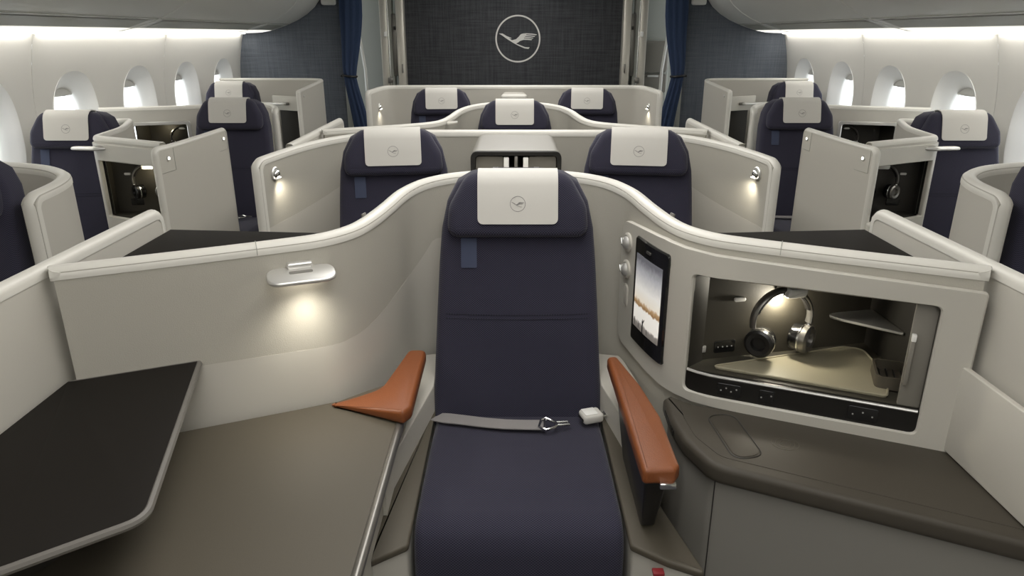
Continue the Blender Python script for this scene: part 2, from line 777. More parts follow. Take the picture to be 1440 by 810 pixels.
# ------------------------------------------------------------------ emblem: a ring and a flying bird
def emblem_parts():
    def P(x, y):
        return ((x - 411) / 303.0, (407 - y) / 320.0)
    ring = B()
    n = 64
    prof = [(1.0, 0), (1.0, .02), (.935, .02), (.935, 0)]
    rings = []
    for k in range(n + 1):
        a = 2 * math.pi * k / n
        rings.append([(r * math.cos(a), r * math.sin(a), h) for r, h in prof])
    ring.loft(rings, False, False)
    bird = B()
    polys = [
        [P(155, 335), P(205, 335), P(265, 372), P(330, 425), P(385, 470), P(440, 490), P(510, 518), P(570, 520), P(555, 542), P(500, 535), P(420, 500), P(350, 462), P(270, 412), P(200, 362)],
        [P(262, 370), P(325, 395), P(322, 402), P(285, 392)],
        [P(330, 425), P(385, 412), P(420, 380), P(450, 345), P(480, 335), P(520, 332), P(525, 352), P(510, 372), P(495, 395), P(490, 420), P(440, 435), P(415, 455), P(385, 470)],
        [P(515, 331), P(600, 336), P(667, 346), P(655, 358), P(600, 352), P(520, 346)],
        [P(510, 354), P(590, 362), P(645, 371), P(632, 381), P(580, 374), P(508, 371)],
        [P(500, 378), P(570, 384), P(622, 393), P(610, 403), P(560, 397), P(495, 394)],
        [P(490, 401), P(560, 405), P(605, 413), P(592, 425), P(545, 421), P(488, 420)],
    ]
    for p in polys:
        bird.prism(p, 0, .02)
    return ring, bird


def emblem(M, parent, m, name='emblem'):
    ring, bird = emblem_parts()
    for b in (ring, bird):
        b.v = [M @ p for p in b.v]
    ring.add(bird.v, bird.f)
    return ring.build(name, m, parent)


# ================================================================== THE SETTING
def wall_x(z):
    return 2.76 - .30 * max(0, z - 1.05) ** 2 - .05 * max(0, .9 - z) ** 2


b = B().box((0, 1.2, -.05), (6.0, 14.4, .1))
single(b, 'floor', 'floor_carpet', 'dark carpeted cabin floor under the seats', 'floor', (0, 3.4, 0), kind='structure')
b = B().box((0, 1.2, 2.38), (6.0, 14.4, .08))
ceil = single(b, 'ceiling', 'bin', 'pale cabin ceiling panel above the aisles', 'ceiling', (0, 3.4, 2.34), kind='structure')
b = B().box((0, -6.05, 1.15), (6.0, .1, 2.4))
single(b, 'wall_back', 'grey_wall', 'plain grey rear cabin wall', 'wall', (0, -6.05, 0), kind='structure')

WIN_Y = [4.60 - .81 * 2, 4.60 - .81, 4.60, 5.41, 6.22, 7.03]
CELL = .405
WZ0, WZ1 = .62, 1.60
win_no = 0
for m, sname in ((-1, 'left'), (1, 'right')):
    b = B()
    ys = (-6.0, 7.5)
    prof = [(wall_x(z), z) for z in (0, .2, .4, .55, WZ0)]
    b.loft([[Vector((m * x, y, z)) for x, z in prof] + [Vector((m * (x + .05), y, z)) for x, z in prof[::-1]] for y in ys])
    wl = single(b, 'wall_' + sname, 'sidewall', 'pale curved cabin sidewall with oval windows' + SIDE[m], 'wall', (m * 2.72, 3.4, 0), kind='structure')
    ROOT[wl.name] = (m * 2.72, 3.4, 0)

    def side_pt(y, z, off):
        return Vector((m * (wall_x(z) + off), y, z))
    starts = [4.60 - .81 * 2 - CELL, 4.60 - CELL, 6.22 - CELL]
    # plain panels behind the camera
    pb = B()
    pb.grid(lambda u, v: side_pt(-6.0 + (starts[0] - .004 + 6.0) * u, WZ0 + (WZ1 - WZ0) * v, 0), 4, 10)
    pb.build('sidewall_panel', 'sidewall', wl)
    for st in starts:
        pb = B()
        for c in range(2):
            yc = st + CELL + c * 2 * CELL
            y0, y1 = yc - CELL, yc + CELL
            if c == 0: y0 += .0015
            else: y1 -= .0015
            N = 64
            zc = 1.03
            inn, out = [], []
            angs = sorted([2 * math.pi * k / N for k in range(N)] +
                          [math.atan2(z - zc, y - yc) % (2 * math.pi) for y in (y0, y1) for z in (WZ0, WZ1)])
            for a in angs:
                ca, sa = math.cos(a), math.sin(a)
                e = 2.35
                rr = (abs(ca / .245) ** e + abs(sa / .315) ** e) ** (-1 / e)
                inn.append((yc + rr * ca, zc + rr * sa))
                ts = []
                if ca > 1e-9: ts.append((y1 - yc) / ca)
                if ca < -1e-9: ts.append((y0 - yc) / ca)
                if sa > 1e-9: ts.append((WZ1 - zc) / sa)
                if sa < -1e-9: ts.append((WZ0 - zc) / sa)
                t = min(ts)
                out.append((yc + t * ca, zc + t * sa))
            rings = []
            for k in range(7):
                u = k / 6
                rings.append([side_pt(p[0] + (q[0] - p[0]) * u, p[1] + (q[1] - p[1]) * u, 0) for p, q in zip(inn, out)])
            pb.loft(rings, False, False)
            # turned-back seam edge
            ye = y0 if c == 0 else y1
            pb.grid(lambda u, v: side_pt(ye, WZ0 + (WZ1 - WZ0) * u, .02 * v), 10, 1)
        pb.build('sidewall_panel', 'sidewall', wl)
    # seam strips behind the panel joints
    for ys_ in (starts[1], starts[2], starts[0]):
        q = B().grid(lambda u, v: side_pt(ys_ - .03 + .06 * u, WZ0 + (WZ1 - WZ0) * v, .021), 1, 10)
        q.build('joint_strip', 'bin', wl)
    q = B().grid(lambda u, v: side_pt(starts[2] + 4 * CELL - .01 + .12 * u, WZ0 + (WZ1 - WZ0) * v, .001), 1, 10)
    q.build('sidewall_panel', 'sidewall', wl)
    # windows
    for wi, yc in enumerate(WIN_Y):
        win_no += 1
        zc = 1.03

        def ell(sy, sz, off, dz=0, n=56, e=2.35):
            out = []
            for k in range(n):
                a = 2 * math.pi * k / n
                ca, sa = math.cos(a), math.sin(a)
                rr = (abs(ca / sy) ** e + abs(sa / sz) ** e) ** (-1 / e)
                y, z = yc + rr * ca, zc + dz + rr * sa
                out.append(Vector((m * (wall_x(zc + (z - zc) * min(1, .9)) + off), y, z)))
            return out
        rings = [ell(.250, .320, -.001), ell(.247, .317, -.005), ell(.240, .31, -.002), ell(.222, .288, .018), ell(.19, .25, .045),
                 ell(.165, .222, .068), ell(.157, .213, .080), ell(.155, .211, .10)]
        wb = B().loft(rings, False, False)
        w = single(wb, 'window_%d' % win_no, 'bezel', ORD[len(WIN_Y) - 1 - wi] + ' oval cabin window from the blue bulkhead' + SIDE[m], 'window', (m * 2.78, yc, zc - .3), kind='structure')
        ROOT[w.name] = (m * 2.78, yc, zc - .3)
        g = B()
        xo = wall_x(zc) + .097
        e1 = [Vector((m * xo, p.y, p.z)) for p in ell(.158, .214, 0)]
        e2 = [Vector((m * (xo + .004), p.y, p.z)) for p in ell(.158, .214, 0)]
        g.loft([e1, e2])
        g.build('pane', 'glass', w)
        # shade pulled a little way down
        top = [p for p in ell(.156, .212, 0) if p.z > zc + .168]
        top.sort(key=lambda p: p.y)
        sh_ = B()
        pr = [(p.y, p.z) for p in top]
        sh_.prism(pr, 0, .008, M=frame((m * (xo - .018), 0, 0), (0, 1, 0), (0, 0, 1), (m, 0, 0)))
        s_ = sh_.build('shade', 'bin', w)
        hb = B().tube([(m * (xo - .018), pr[0][0] + .004, pr[0][1]), (m * (xo - .026), yc, pr[0][1] - .002), (m * (xo - .018), pr[-1][0] - .004, pr[-1][1])], .006, 8)
        hb.build('pull_bar', 'silver', s_)

# overhead bins
BINP = [(2.72, 1.578), (2.60, 1.572), (2.48, 1.578), (2.36, 1.600), (2.24, 1.638), (2.12, 1.688), (2.02, 1.745), (1.94, 1.81), (1.885, 1.88), (1.86, 1.96), (1.86, 2.34), (2.95, 2.34), (2.95, 1.60), (2.80, 1.60)]
for m in (-1, 1):
    for y0, y1, lab in ((-6.0, 1.30, 'pale curved overhead bin nearest the rear cabin wall'), (1.30, 4.72, 'long pale overhead bin over the middle windows'),
                        (4.72, 6.78, 'pale overhead bin over the third and fourth windows'), (6.78, 7.47, 'short pale overhead bin against the blue bulkhead')):
        t = thing('overhead_bin', lab + SIDE[m], 'luggage bin', (m * 2.4, (y0 + y1) / 2, 1.6), 'overhead bins over the window suites')
        b = B()
        rings = []
        for y, ins in ((y0 + .002, .012), (y0 + .006, .004), (y0 + .014, 0), (y1 - .014, 0), (y1 - .006, .004), (y1 - .002, .012)):
            r = []
            for x, z in BINP:
                r.append(Vector((m * (x + (ins if x < 2.5 else 0)), y, z + (ins if z < 1.9 else 0))))
            rings.append(r)
        b.loft(rings)
        b.build('bin_body', 'bin', t, sharp=25)
        # service panel with a recessed grey strip, on the underside
        if y1 > 4:
            q = B()

            def under(x, y, d):
                for (xa, za), (xb, zb) in zip(BINP, BINP[1:]):
                    if xb <= x <= xa:
                        u = (xa - x) / (xa - xb)
                        nx, nz = (zb - za), -(xa - xb)
                        l = math.hypot(nx, nz)
                        return Vector((m * (x + (-nx / l) * -d * 0), y, za + (zb - za) * u - d))
                return Vector((m * x, y, 1.58))
            ya, yb = y0 + .10, y1 - .10
            q.grid(lambda u, v: under(2.355 - .125 * u, ya + (yb - ya) * v, .003), 4, 8)
            q.build('service_strip', 'service_panel', t)
            q = B()
            q.tube([under(2.205, y0 + .02, .001), under(2.205, y1 - .02, .001)], .0035, 6)
            q.tube([under(2.46, y0 + .02, .001), under(2.46, y1 - .02, .001)], .002, 6)
            q.build('seam_line', 'service_panel', t)
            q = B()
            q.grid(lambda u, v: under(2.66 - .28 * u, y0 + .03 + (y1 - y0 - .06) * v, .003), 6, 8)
            q.build('underside_glow_sheet', 'underside_glow', t)  # glowing sheet stands for cove light falling on the bin underside
    # cove light above the windows
    t = thing('cove_light', 'bright cove light strip between the windows and the bins' + SIDE[m], 'light', (m * 2.7, 3.1, 1.57), 'cove lights')
    for st in [-5.9] + [WIN_Y[0] - CELL, 4.60 - CELL, 6.22 - CELL]:
        en = {-5.9: WIN_Y[0] - CELL}.get(st, st + 4 * CELL)
        b = B().box((m * 2.655, (st + en) / 2, 1.568), (.045, en - st - .06, .012), .003)
        b.build('tube_light', 'cove_strip', t)

t = thing('ceiling_fill_light', 'unseen broad white ceiling light added down the middle of the cabin', 'light', (0, .8, 2.33))  # unseen; made wide and run far aft to light faces from the front
B().box((0, .8, 2.328), (1.02, 13.2, .024), .008).build('housing', 'bin', t)
B().box((0, .8, 2.310), (.90, 13.0, .012), .003).build('diffuser', 'ceiling_fill', t)

# front end: blue dividers, curtains, door frame, dark emblem wall
wf = single(B().box((0, 8.35, 1.2), (6.0, .1, 2.4)), 'wall_front', 'grey_wall', 'pale grey-green forward wall behind the curtains', 'wall', (0, 8.35, 0), kind='structure')
for k, m in enumerate((-1, 1)):
    poly = [(m * x, z) for x, z in [(1.66, 0)] + [(wall_x(z) + .02, z) for z in (0, .3, .6, .9, 1.1, 1.3, 1.5, 1.6, 2.34)] + [(1.70, 2.34), (1.70, 1.9)]]
    b = B().prism(poly, 0, .05, M=frame((0, 7.53, 0), (1, 0, 0), (0, 0, 1), (0, -1, 0)))
    t = thing('wall_divider', 'slate blue woven bulkhead closing off the window side' + SIDE[m], 'bulkhead', (m * 2.2, 7.5, 0), kind='structure')
    b.build('woven_panel', 'slate_weave', t)
    b = B().box((m * 1.68, 7.50, 1.17), (.05, .075, 2.34), .01)
    b.build('edge_post', 'grey_wall', t)
    b = B()
    # rail bracket at the top of the divider
    b.box((m * 1.80, 7.44, 1.875), (.14, .07, .10), .02)
    b.build('curtain_bracket', 'bin', t)
    # gathered curtain with its tie
    t = thing('curtain', 'dark blue gathered curtain tied back beside the bulkhead' + SIDE[m], 'curtain', (m * 1.56, 7.35, 0), 'curtains at the doorway')
    rings = []
    for j in range(25):
        z = .02 + 2.28 * j / 24
        zt = 1.17
        d = abs(z - zt)
        w = .052 + .045 * min(1, d / .55) ** .8 if z > zt else .052 + .012 * min(1, d / .4)
        cx = 1.585 + (.035 * math.exp(-(d / .3) ** 2)) - (.05 if z < zt else .0) * min(1, d / .5) - .03 * max(0, z - zt)
        ring = []
        for q in range(56):
            a = 2 * math.pi * q / 56
            ruff = 1 + .20 * math.sin(a * 9 + .5 * math.sin(z * 3)) + .06 * math.sin(a * 5 + z)
            ring.append(Vector((m * (cx + w * ruff * math.cos(a)), 7.33 + .045 * ruff * math.sin(a), z)))
        rings.append(ring)
    B().loft(rings).build('cloth', 'curtain', t, sharp=180)
    ring = []
    for q in range(28):
        a = 2 * math.pi * q / 28
        ring.append((m * (1.62 + .066 * math.cos(a)), 7.33 + .060 * math.sin(a), 1.17 + .006 * math.cos(a)))
    tb = B().tube(ring, .011, 8, closed=True)
    tb.build('tie_band', 'black', t)
    B().box((m * 1.70, 7.34, 1.17), (.03, .02, .02), .005).build('tie_hook', 'black', t)
    # slanted light edge trim behind the curtain
    t = single(B().tube([(m * 1.56, 7.9, .02), (m * 1.575, 7.9, 1.2), (m * 1.70, 7.9, 2.3)], .016, 8), 'door_trim', 'bin',
               'slim pale trim bowing in behind the blue curtain' + SIDE[m], 'trim', (m * 1.58, 7.9, 0), 'trims behind the curtains')
    # door frame posts
    t = thing('trim_%d' % (k + 1), 'pale metal door post with latch fittings beside the dark wall' + SIDE[m], 'door post', (m * 1.27, 7.9, 0), kind='structure')
    B().box((m * 1.345, 7.90, 1.17), (.075, .16, 2.34), .012).build('outer_post', 'frame_metal', t)
    B().box((m * 1.285, 7.93, 1.17), (.05, .10, 2.34), .004).build('channel', 'grey_wall', t)
    B().box((m * 1.175, 7.90, 1.17), (.085, .16, 2.34), .014).build('inner_post', 'frame_metal', t)
    B().tube([(m * 1.30, 7.835, .02), (m * 1.30, 7.835, 2.33)], .011, 10).build('guide_rod', 'chrome', t)
    B().box((m * 1.245, 7.875, 1.45), (.045, .02, .62), .004).build('dark_channel', 'metal_dark', t)
    B().box((m * 1.325, 7.81, 1.56), (.032, .02, .05), .004).build('latch', 'white_gloss', t)
    B().box((m * 1.235, 7.855, 1.62), (.022, .02, .035), .004).build('striker', 'black', t)
    B().box((m * 1.300, 7.815, 1.10), (.05, .02, .055), .004).build('hinge_plate', 'metal_dark', t)
    B().box((m * 1.165, 7.812, 1.22), (.014, .02, .09), .003).build('slot', 'metal_dark', t)
t = thing('emblem_wall', 'dark woven monument wall carrying the pale ringed bird emblem', 'bulkhead', (0, 8.0, 0), kind='structure')
B().box((0, 8.0, 1.17), (2.28, .14, 2.34), .01).build('woven_panel', 'charcoal_weave', t)
emblem(frame((.045, 7.929, 1.513), (.237, 0, 0), (0, 0, .237), (0, -.2, 0)), t, 'emblem_white')
# crew seat on the right of the door
t = thing('attendant_seat', 'folded grey attendant seat with padded back by the curtain', 'seat', (1.50, 8.25, 0))
B().prism(rrect(-.17, .17, 0, 1.30, .02), 0, .10, .01, M=frame((1.53, 8.30, 0), (1, 0, 0), (0, 0, 1), (0, -1, 0))).build('housing', 'grey_wall', t)
B().prism(rrect(-.155, .155, 1.16, 1.49, .05), 0, .06, .015, M=frame((1.53, 8.20, 0), (1, 0, 0), (0, 0, 1), (0, -1, 0))).build('back_pad', 'taupe_light', t)
B().prism(rrect(-.155, .155, .95, 1.145, .02), 0, .05, .01, M=frame((1.53, 8.20, 0), (1, 0, 0), (0, 0, 1), (0, -1, 0))).build('folded_seat', 'taupe_light', t)
B().prism(rrect(-.06, .06, 1.115, 1.135, .008), 0, .012, .003, M=frame((1.53, 8.15, 0), (1, 0, 0), (0, 0, 1), (0, -1, 0))).build('pull_tab', 'bin', t)
B().prism(rpoly([(-.175, .95), (.175, .95), (.175, 1.52), (-.175, 1.52)], .06), 0, .03, .01, M=frame((1.53, 8.215, 0), (1, 0, 0), (0, 0, 1), (0, -1, 0))).build('back_frame', 'grey_wall', t)


# ================================================================== SEATS
def make_seat():
    """navy lie-flat seat in its own frame: faces -y, origin on the floor under the cushion"""
    t = thing('aircraft_seat', 'seat', 'seat', (0, 0, 0))
    Y = -1.70
    side = [(1.985 + Y, .30), (1.985 + Y, .438), (1.80 + Y, .452), (1.60 + Y, .460), (1.46 + Y, .462), (1.415 + Y, .452), (1.387 + Y, .425), (1.376 + Y, .38), (1.372 + Y, .25), (1.385 + Y, .16), (1.45 + Y, .14), (1.9 + Y, .16)]
    b = B().prism(side, -.252, .252, .022, 4, M=frame((0, 0, 0), (0, 1, 0), (0, 0, 1), (1, 0, 0)))
    b.build('cushion', 'navy', t, sharp=60)
    B().box((0, 1.72 + Y, .09), (.44, .5, .18), .02).build('base', 'taupe', t)

    def rec(x, c, h):
        return Vector((x, 1.985 + Y + .26 * (h - .42) + c, h))
    # backrest
    half = [(.262, .36), (.262, .45), (.256, .60), (.248, .76), (.240, .90), (.232, 1.0), (.215, 1.08), (.185, 1.135), (.14, 1.16), (.07, 1.168)]
    poly = [(x, z) for x, z in half] + [(-x, z) for x, z in half[::-1]]
    b = B().prism(poly, -.045, .07, .03, 5)
    b.v = [rec(p.x, -p.z if False else p.z * 1.0, p.y) for p in b.v]
    b.build('backrest', 'navy', t, sharp=60)
    for h in (.735, .748):
        q = B().tube([rec(x, -.0455, h + .004 * (x / .2) ** 2) for x in [-.22 + .044 * i for i in range(11)]], .0012, 6)
        q.build('stitch_seam', 'seam', t)
    # headrest pillow
    pil = rpoly([(-.214, .985), (.214, .985), (.206, 1.075), (.150, 1.172), (-.150, 1.172), (-.206, 1.075)], [.05, .05, .07, .07, .07, .07], 7)
    b = B().prism(pil, -.092, -.02, .030, 5)
    b.v = [rec(p.x, p.z, p.y) for p in b.v]
    hr = b.build('headrest', 'navy', t, sharp=60)
    # antimacassar draped over it
    W = .119
    path = [(-.0955, 1.14), (-.092, 1.156), (-.080, 1.170), (-.062, 1.1765), (-.04, 1.1765), (-.02, 1.172), (-.012, 1.15), (-.012, 1.12)]

    def cov(u, v, d=0):
        x = -W + 2 * W * u
        r = .016
        ex = max(0, abs(x) - (W - r))
        h0 = 1.030 + r - math.sqrt(max(0, r * r - ex * ex))
        pts = [(-.0955, h0), (-.0955, h0 + (1.14 - h0) * .5)] + path
        k = v * (len(pts) - 1)
        i = min(len(pts) - 2, int(k))
        f = k - i
        c = pts[i][0] + (pts[i + 1][0] - pts[i][0]) * f
        h = pts[i][1] + (pts[i + 1][1] - pts[i][1]) * f
        return rec(x, c - d if c < -.03 else c + d, h + (d if h > 1.165 else 0))
    # edge columns dense for the rounded lower corners
    us = [0, .004, .012, .025, .045, .07] + [.1 + .8 * i / 8 for i in range(9)] + [.93, .955, .975, .988, .996, 1]
    b = B()
    nv = 9
    for d in (0, .0035):
        b.add([cov(u, j / nv, d) for u in us for j in range(nv + 1)],
              [[i * (nv + 1) + j, (i + 1) * (nv + 1) + j, (i + 1) * (nv + 1) + j + 1, i * (nv + 1) + j + 1] for i in range(len(us) - 1) for j in range(nv)])
    n1 = len(us) * (nv + 1)
    for i in range(len(us) - 1):
        for j in (0, nv):
            a = i * (nv + 1) + j
            b.f.append([a, a + nv + 1, a + nv + 1 + n1, a + n1])
    for i in (0, len(us) - 1):
        for j in range(nv):
            a = i * (nv + 1) + j
            b.f.append([a, a + 1, a + 1 + n1, a + n1])
    cv = b.build('headrest_cover', 'cover', hr)
    o = rec(0, -.0992, 1.088)
    up = (rec(0, 0, 1.1) - rec(0, 0, 1.0)).normalized()
    n = Vector((1, 0, 0)).cross(up)
    emblem(frame(o, Vector((.023, 0, 0)), up * .023, n * .02), cv, 'emboss')
    # fabric tag
    q = B().prism(rrect(-.172, -.124, .890, .978, .004), -.0495, -.044, .001)
    q.v = [rec(p.x, p.z, p.y) for p in q.v]
    q.build('fabric_tag', 'tag', t)
    # belt
    pts = [(-.262, 1.955, .43), (-.250, 1.925, .449), (-.215, 1.905, .4555), (-.16, 1.892, .4575), (-.10, 1.875, .459), (-.04, 1.862, .461), (.02, 1.856, .4625), (.075, 1.853, .464)]
    rings = []
    for i, p in enumerate(pts):
        a = Vector(pts[max(0, i - 1)]); c = Vector(pts[min(len(pts) - 1, i + 1)])
        d = (c - a).normalized()
        s = Vector((-d.y, d.x, 0)).normalized() * .025
        pv = Vector(p) + Vector((0, Y, 0))
        tlt = Vector((0, 0, .004 if i < 3 else .002))
        rings.append([pv - s, pv + s + tlt, pv + s + tlt + Vector((0, 0, .003)), pv - s + Vector((0, 0, .003))])
    st = B().loft(rings).build('belt_strap', 'belt', t)
    b = B()
    fr = [(.062, 1.836, .469), (.070, 1.872, .471), (.085, 1.882, .472), (.112, 1.862, .470), (.118, 1.850, .470), (.105, 1.832, .469), (.083, 1.820, .469)]
    b.tube([(x, y + Y, z) for x, y, z in fr], .0045, 8, closed=True)
    tg = [(.113, 1.862, .469), (.150, 1.868, .468), (.153, 1.852, .468), (.116, 1.846, .469)]
    b.tube([(x, y + Y, z) for x, y, z in tg], .0042, 8, closed=True)
    b.tube([(.078, 1.826 + Y, .470), (.082, 1.876 + Y, .473)], .004, 8)
    b.build('belt_tongue', 'chrome', st)
    bk = B()
    Mb = Matrix.Translation((.222, 1.895 + Y, .473)) @ Matrix.Rotation(math.radians(18), 4, 'Z')
    bk.box((0, 0, 0), (.064, .052, .030), .009, 3, Mb)
    bo = bk.build('belt_buckle', 'cover', t, label='pale belt buckle')
    B().box((-.006, 0, .0155), (.040, .040, .004), .0015, 2, Mb).build('release_flap', 'white_gloss', bo)
    B().box((-.033, 0, -.002), (.003, .036, .008), .001, 1, Mb).build('slot', 'black', bo)
    B().tube([Mb @ Vector((.03, -.012, 0)), Mb @ Vector((.046, -.012, 0)), Mb @ Vector((.046, .012, 0)), Mb @ Vector((.03, .012, 0))], .003, 8).build('belt_anchor', 'chrome', bo)
    return t


SEAT = make_seat()
used = [False]


def seat(x, dy, label, rz=0, group=None):
    if not used[0]:
        s = SEAT
        used[0] = True
    else:
        s = copy_tree(SEAT)
    s.location = (x, dy + 1.70, 0)
    s.rotation_euler = (0, 0, math.radians(rz))
    ROOT[s.name] = tuple(s.location)
    s['label'] = label
    if group:
        s['group'] = group
    elif 'group' in s.keys():
        del s['group']
    return s


seat(0, 0, 'navy seat with grey belt laid across its cushion, between tan leather armrests')
ROW3 = 2.45
seat(0, ROW3, 'navy centre seat wrapped by the low shell just behind the paired seats')
for m in (-1, 1):
    seat(m * .475, 1.00, 'navy paired seat beside the hooded centre box' + SIDE[m], -m * 8, 'first pair of centre seats')
    seat(m * .515, 3.44, 'navy paired seat in front of the emblem wall' + SIDE[m], -m * 5, 'paired seats by the emblem wall')
    seat(m * 1.905, .20, 'navy aisle seat tucked in the rounded rear shell' + SIDE[m], 0, 'aisle seats at the rear suites')
    seat(m * 2.375, 1.76, 'navy window seat next to the headphone cabinet' + SIDE[m], 0, 'window seats with headphone cabinets')
    seat(m * 1.82, 2.55, 'navy aisle seat behind the panel with indicator lights' + SIDE[m], 0, 'aisle seats behind aisle panels')
    seat(m * 2.45, 4.25, 'navy window seat nearest the blue bulkhead' + SIDE[m], 0, 'window seats by the blue bulkhead')


# ================================================================== HEADPHONES
def headphones(M, label, group=None, base=(0, 0, 0), k=1.0):
    """hanging flat against a wall: local x right, y up, z out of the wall; ring radius about 0.085"""
    t = thing('headphones', label, 'headphones', base, group)
    M = M @ Matrix.Scale(k, 4)
    R = .082
    arc = [(R * math.cos(a), R * .98 * math.sin(a) + .0, .030) for a in [math.radians(-12 + 204 * k / 28) for k in range(29)]]
    B().tube([M @ Vector(p) for p in arc], .0075, 10, up=M.to_3x3() @ Vector((0, 0, 1)), flat=1.7).build('headband', 'metal_dark', t)
    inner = [(x * .93, y * .93, z) for x, y, z in arc[4:-4]]
    B().tube([M @ Vector(p) for p in inner], .006, 8, up=M.to_3x3() @ Vector((0, 0, 1)), flat=1.9).build('band_padding', 'black', t)
    for sx, yaw in ((-1, -48), (1, 32)):
        Mc = M @ Matrix.Translation((sx * .055, -.054, .036)) @ Matrix.Rotation(math.radians(yaw), 4, 'Y') @ Matrix.Rotation(math.radians(-sx * 12), 4, 'Z')
        B().tube([M @ Vector((sx * R, -.016, .03)), M @ Vector((sx * .078, -.032, .032)), M @ Vector((sx * .066, -.040, .034))], .006, 8).build('hinge', 'chrome', t)
        c = B().lathe([(.0, -.022), (.026, -.022), (.034, -.016), (.036, 0), (.036, .010)], 28, Mc).build('ear_cup', 'black_gloss', t)
        B().lathe([(.0345, .009), (.0375, .013), (.037, .026), (.030, .031), (.019, .029), (.017, .018)], 28, Mc).build('ear_cushion', 'metal_dark' if sx > 0 else 'black', c)
        B().lathe([(.0365, .0055), (.0378, .007), (.0378, .0095), (.0365, .011)], 28, Mc).build('trim_ring', 'chrome', c)
    return t


# ================================================================== ROW ONE: our suite
wing = [(.358, 2.19, 1.108), (.392, 2.06, 1.092), (.420, 1.93, 1.084), (.452, 1.84, 1.08), (.51, 1.768, 1.078), (.60, 1.725, 1.075), (.75, 1.66, 1.072), (.90, 1.596, 1.070), (1.066, 1.525, 1.068)]
back = [(.10, 2.285, 1.147), (.21, 2.278, 1.140), (.30, 2.25, 1.126)]


def centre_path(dy):
    half = back + wing
    return [(-x, y + dy, z) for x, y, z in half[::-1]] + [(x, y + dy, z) for x, y, z in half]


def crease(sh, s):
    """upper edge of the smooth lower panel of a wing: level, rising towards the seat"""
    p, n = sh.at(s)
    ax = abs(p.x)
    if ax > .50: return .772 + .01 * (ax - .5)
    u = min(1, (.50 - ax) / .22)
    return .772 + .16 * u * u


t = thing('seat_shell', 'long pale shell sweeping round the seat with the belt', 'partition', (0, 2.2, 0))
S1 = Sheet(centre_path(0), 1, 240)
sa, sb = S1.near(.480, 1.795), S1.near(.985, 1.56)
shell(t, S1, 0.0, .046, hole=(sa, sb, .625, .982), body='shell_fabric')
sL = S1.near(-1.05, 1.53)
sM = S1.near(-.18, 2.28)
S1.patch(sL, sM, .40, lambda s: crease(S1, s), .0214, .0004, 70, 6).build('lower_panel', 'shell', t)
for px_ in (-.652, .652):                                   # joints across the cap
    s = S1.near(px_, 1.70)
    q = B().tube([S1.pt(s, S1.top(s) - .028, .0235), S1.pt(s, S1.top(s) - .008, .0225), S1.pt(s, S1.top(s) + .0004, .010), S1.pt(s, S1.top(s) + .0004, -.01)], .0009, 6)
    q.build('cap_joint', 'service_panel', t)
for px_, py_ in ((-.42, 1.93), (.42, 1.93)):
    s = S1.near(px_, py_)
    B().box((0, 0, 0), (.022, .010, .006), .002, 2, S1.mount(s, S1.top(s) + .001, -.012)).build('cap_latch', 'metal_dark', t)

# --- fascia with the storage nook
t = thing('storage_cabinet', 'pale cabinet fascia with open lit nook and black socket strip beside the seat', 'cabinet', (.75, 1.75, .6))
sF0, sF1 = S1.near(.360, 2.18), S1.near(1.062, 1.53)
sH0, sH1 = S1.near(.480, 1.795), S1.near(.985, 1.56)
loop = rpoly([(sF0, .612), (sF1, .585), (sF1, 1.013), (sF0 + .30, 1.035), (sF0, 1.015)], [.06, .004, .01, .05, .05], 6)
hole = rrect(sH0, sH1, .632, .968, .018)
S1.plate(loop, .036, .014, hole, rings=14).build('fascia', 'fascia', t)
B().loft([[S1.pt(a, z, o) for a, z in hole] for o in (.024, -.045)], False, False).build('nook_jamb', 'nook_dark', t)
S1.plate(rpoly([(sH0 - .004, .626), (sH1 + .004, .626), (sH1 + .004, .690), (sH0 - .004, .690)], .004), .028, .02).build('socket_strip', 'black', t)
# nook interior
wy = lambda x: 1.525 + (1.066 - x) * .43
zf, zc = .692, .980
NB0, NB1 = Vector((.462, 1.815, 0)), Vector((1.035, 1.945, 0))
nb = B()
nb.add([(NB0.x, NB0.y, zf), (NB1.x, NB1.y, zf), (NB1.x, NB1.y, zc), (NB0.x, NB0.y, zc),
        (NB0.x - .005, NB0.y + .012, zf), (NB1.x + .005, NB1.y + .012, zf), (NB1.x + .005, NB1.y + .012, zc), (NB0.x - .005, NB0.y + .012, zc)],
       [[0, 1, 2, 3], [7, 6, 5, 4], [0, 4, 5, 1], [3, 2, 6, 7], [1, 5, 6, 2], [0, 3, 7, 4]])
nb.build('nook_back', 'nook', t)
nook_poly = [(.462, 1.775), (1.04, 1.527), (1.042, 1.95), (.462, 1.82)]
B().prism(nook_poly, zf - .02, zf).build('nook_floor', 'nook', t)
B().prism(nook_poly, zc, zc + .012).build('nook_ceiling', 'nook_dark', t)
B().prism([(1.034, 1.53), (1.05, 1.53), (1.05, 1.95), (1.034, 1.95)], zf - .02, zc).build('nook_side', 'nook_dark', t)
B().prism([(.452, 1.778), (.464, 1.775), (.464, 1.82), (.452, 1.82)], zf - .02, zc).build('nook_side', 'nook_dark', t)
# raised floor mat, triangular, with a lip
mp = rpoly([(.53, 1.772), (.93, 1.60), (.985, 1.70), (1.00, 1.885), (.95, 1.90)], [.01, .01, .02, .03, .03])
mt = B().prism(mp, zf, zf + .006, .002).build('floor_mat', 'nook_floor', t)
B().tube([(x, y, zf + .007) for x, y in mp], .003, 6, closed=True).build('mat_lip', 'nook_floor', mt)
lp = [S1.pt(sH0 + .004 + (sH1 - sH0 - .008) * k / 20, .6925, .030) for k in range(21)]
B().tube(lp, .004, 8).build('strip_rail', 'silver', t)
# angled shelf
B().prism(rpoly([(.86, 1.888), (1.03, 1.925), (1.034, 1.745)], [.03, .005, .005]), .800, .808, .002).build('nook_shelf', 'silver', t)
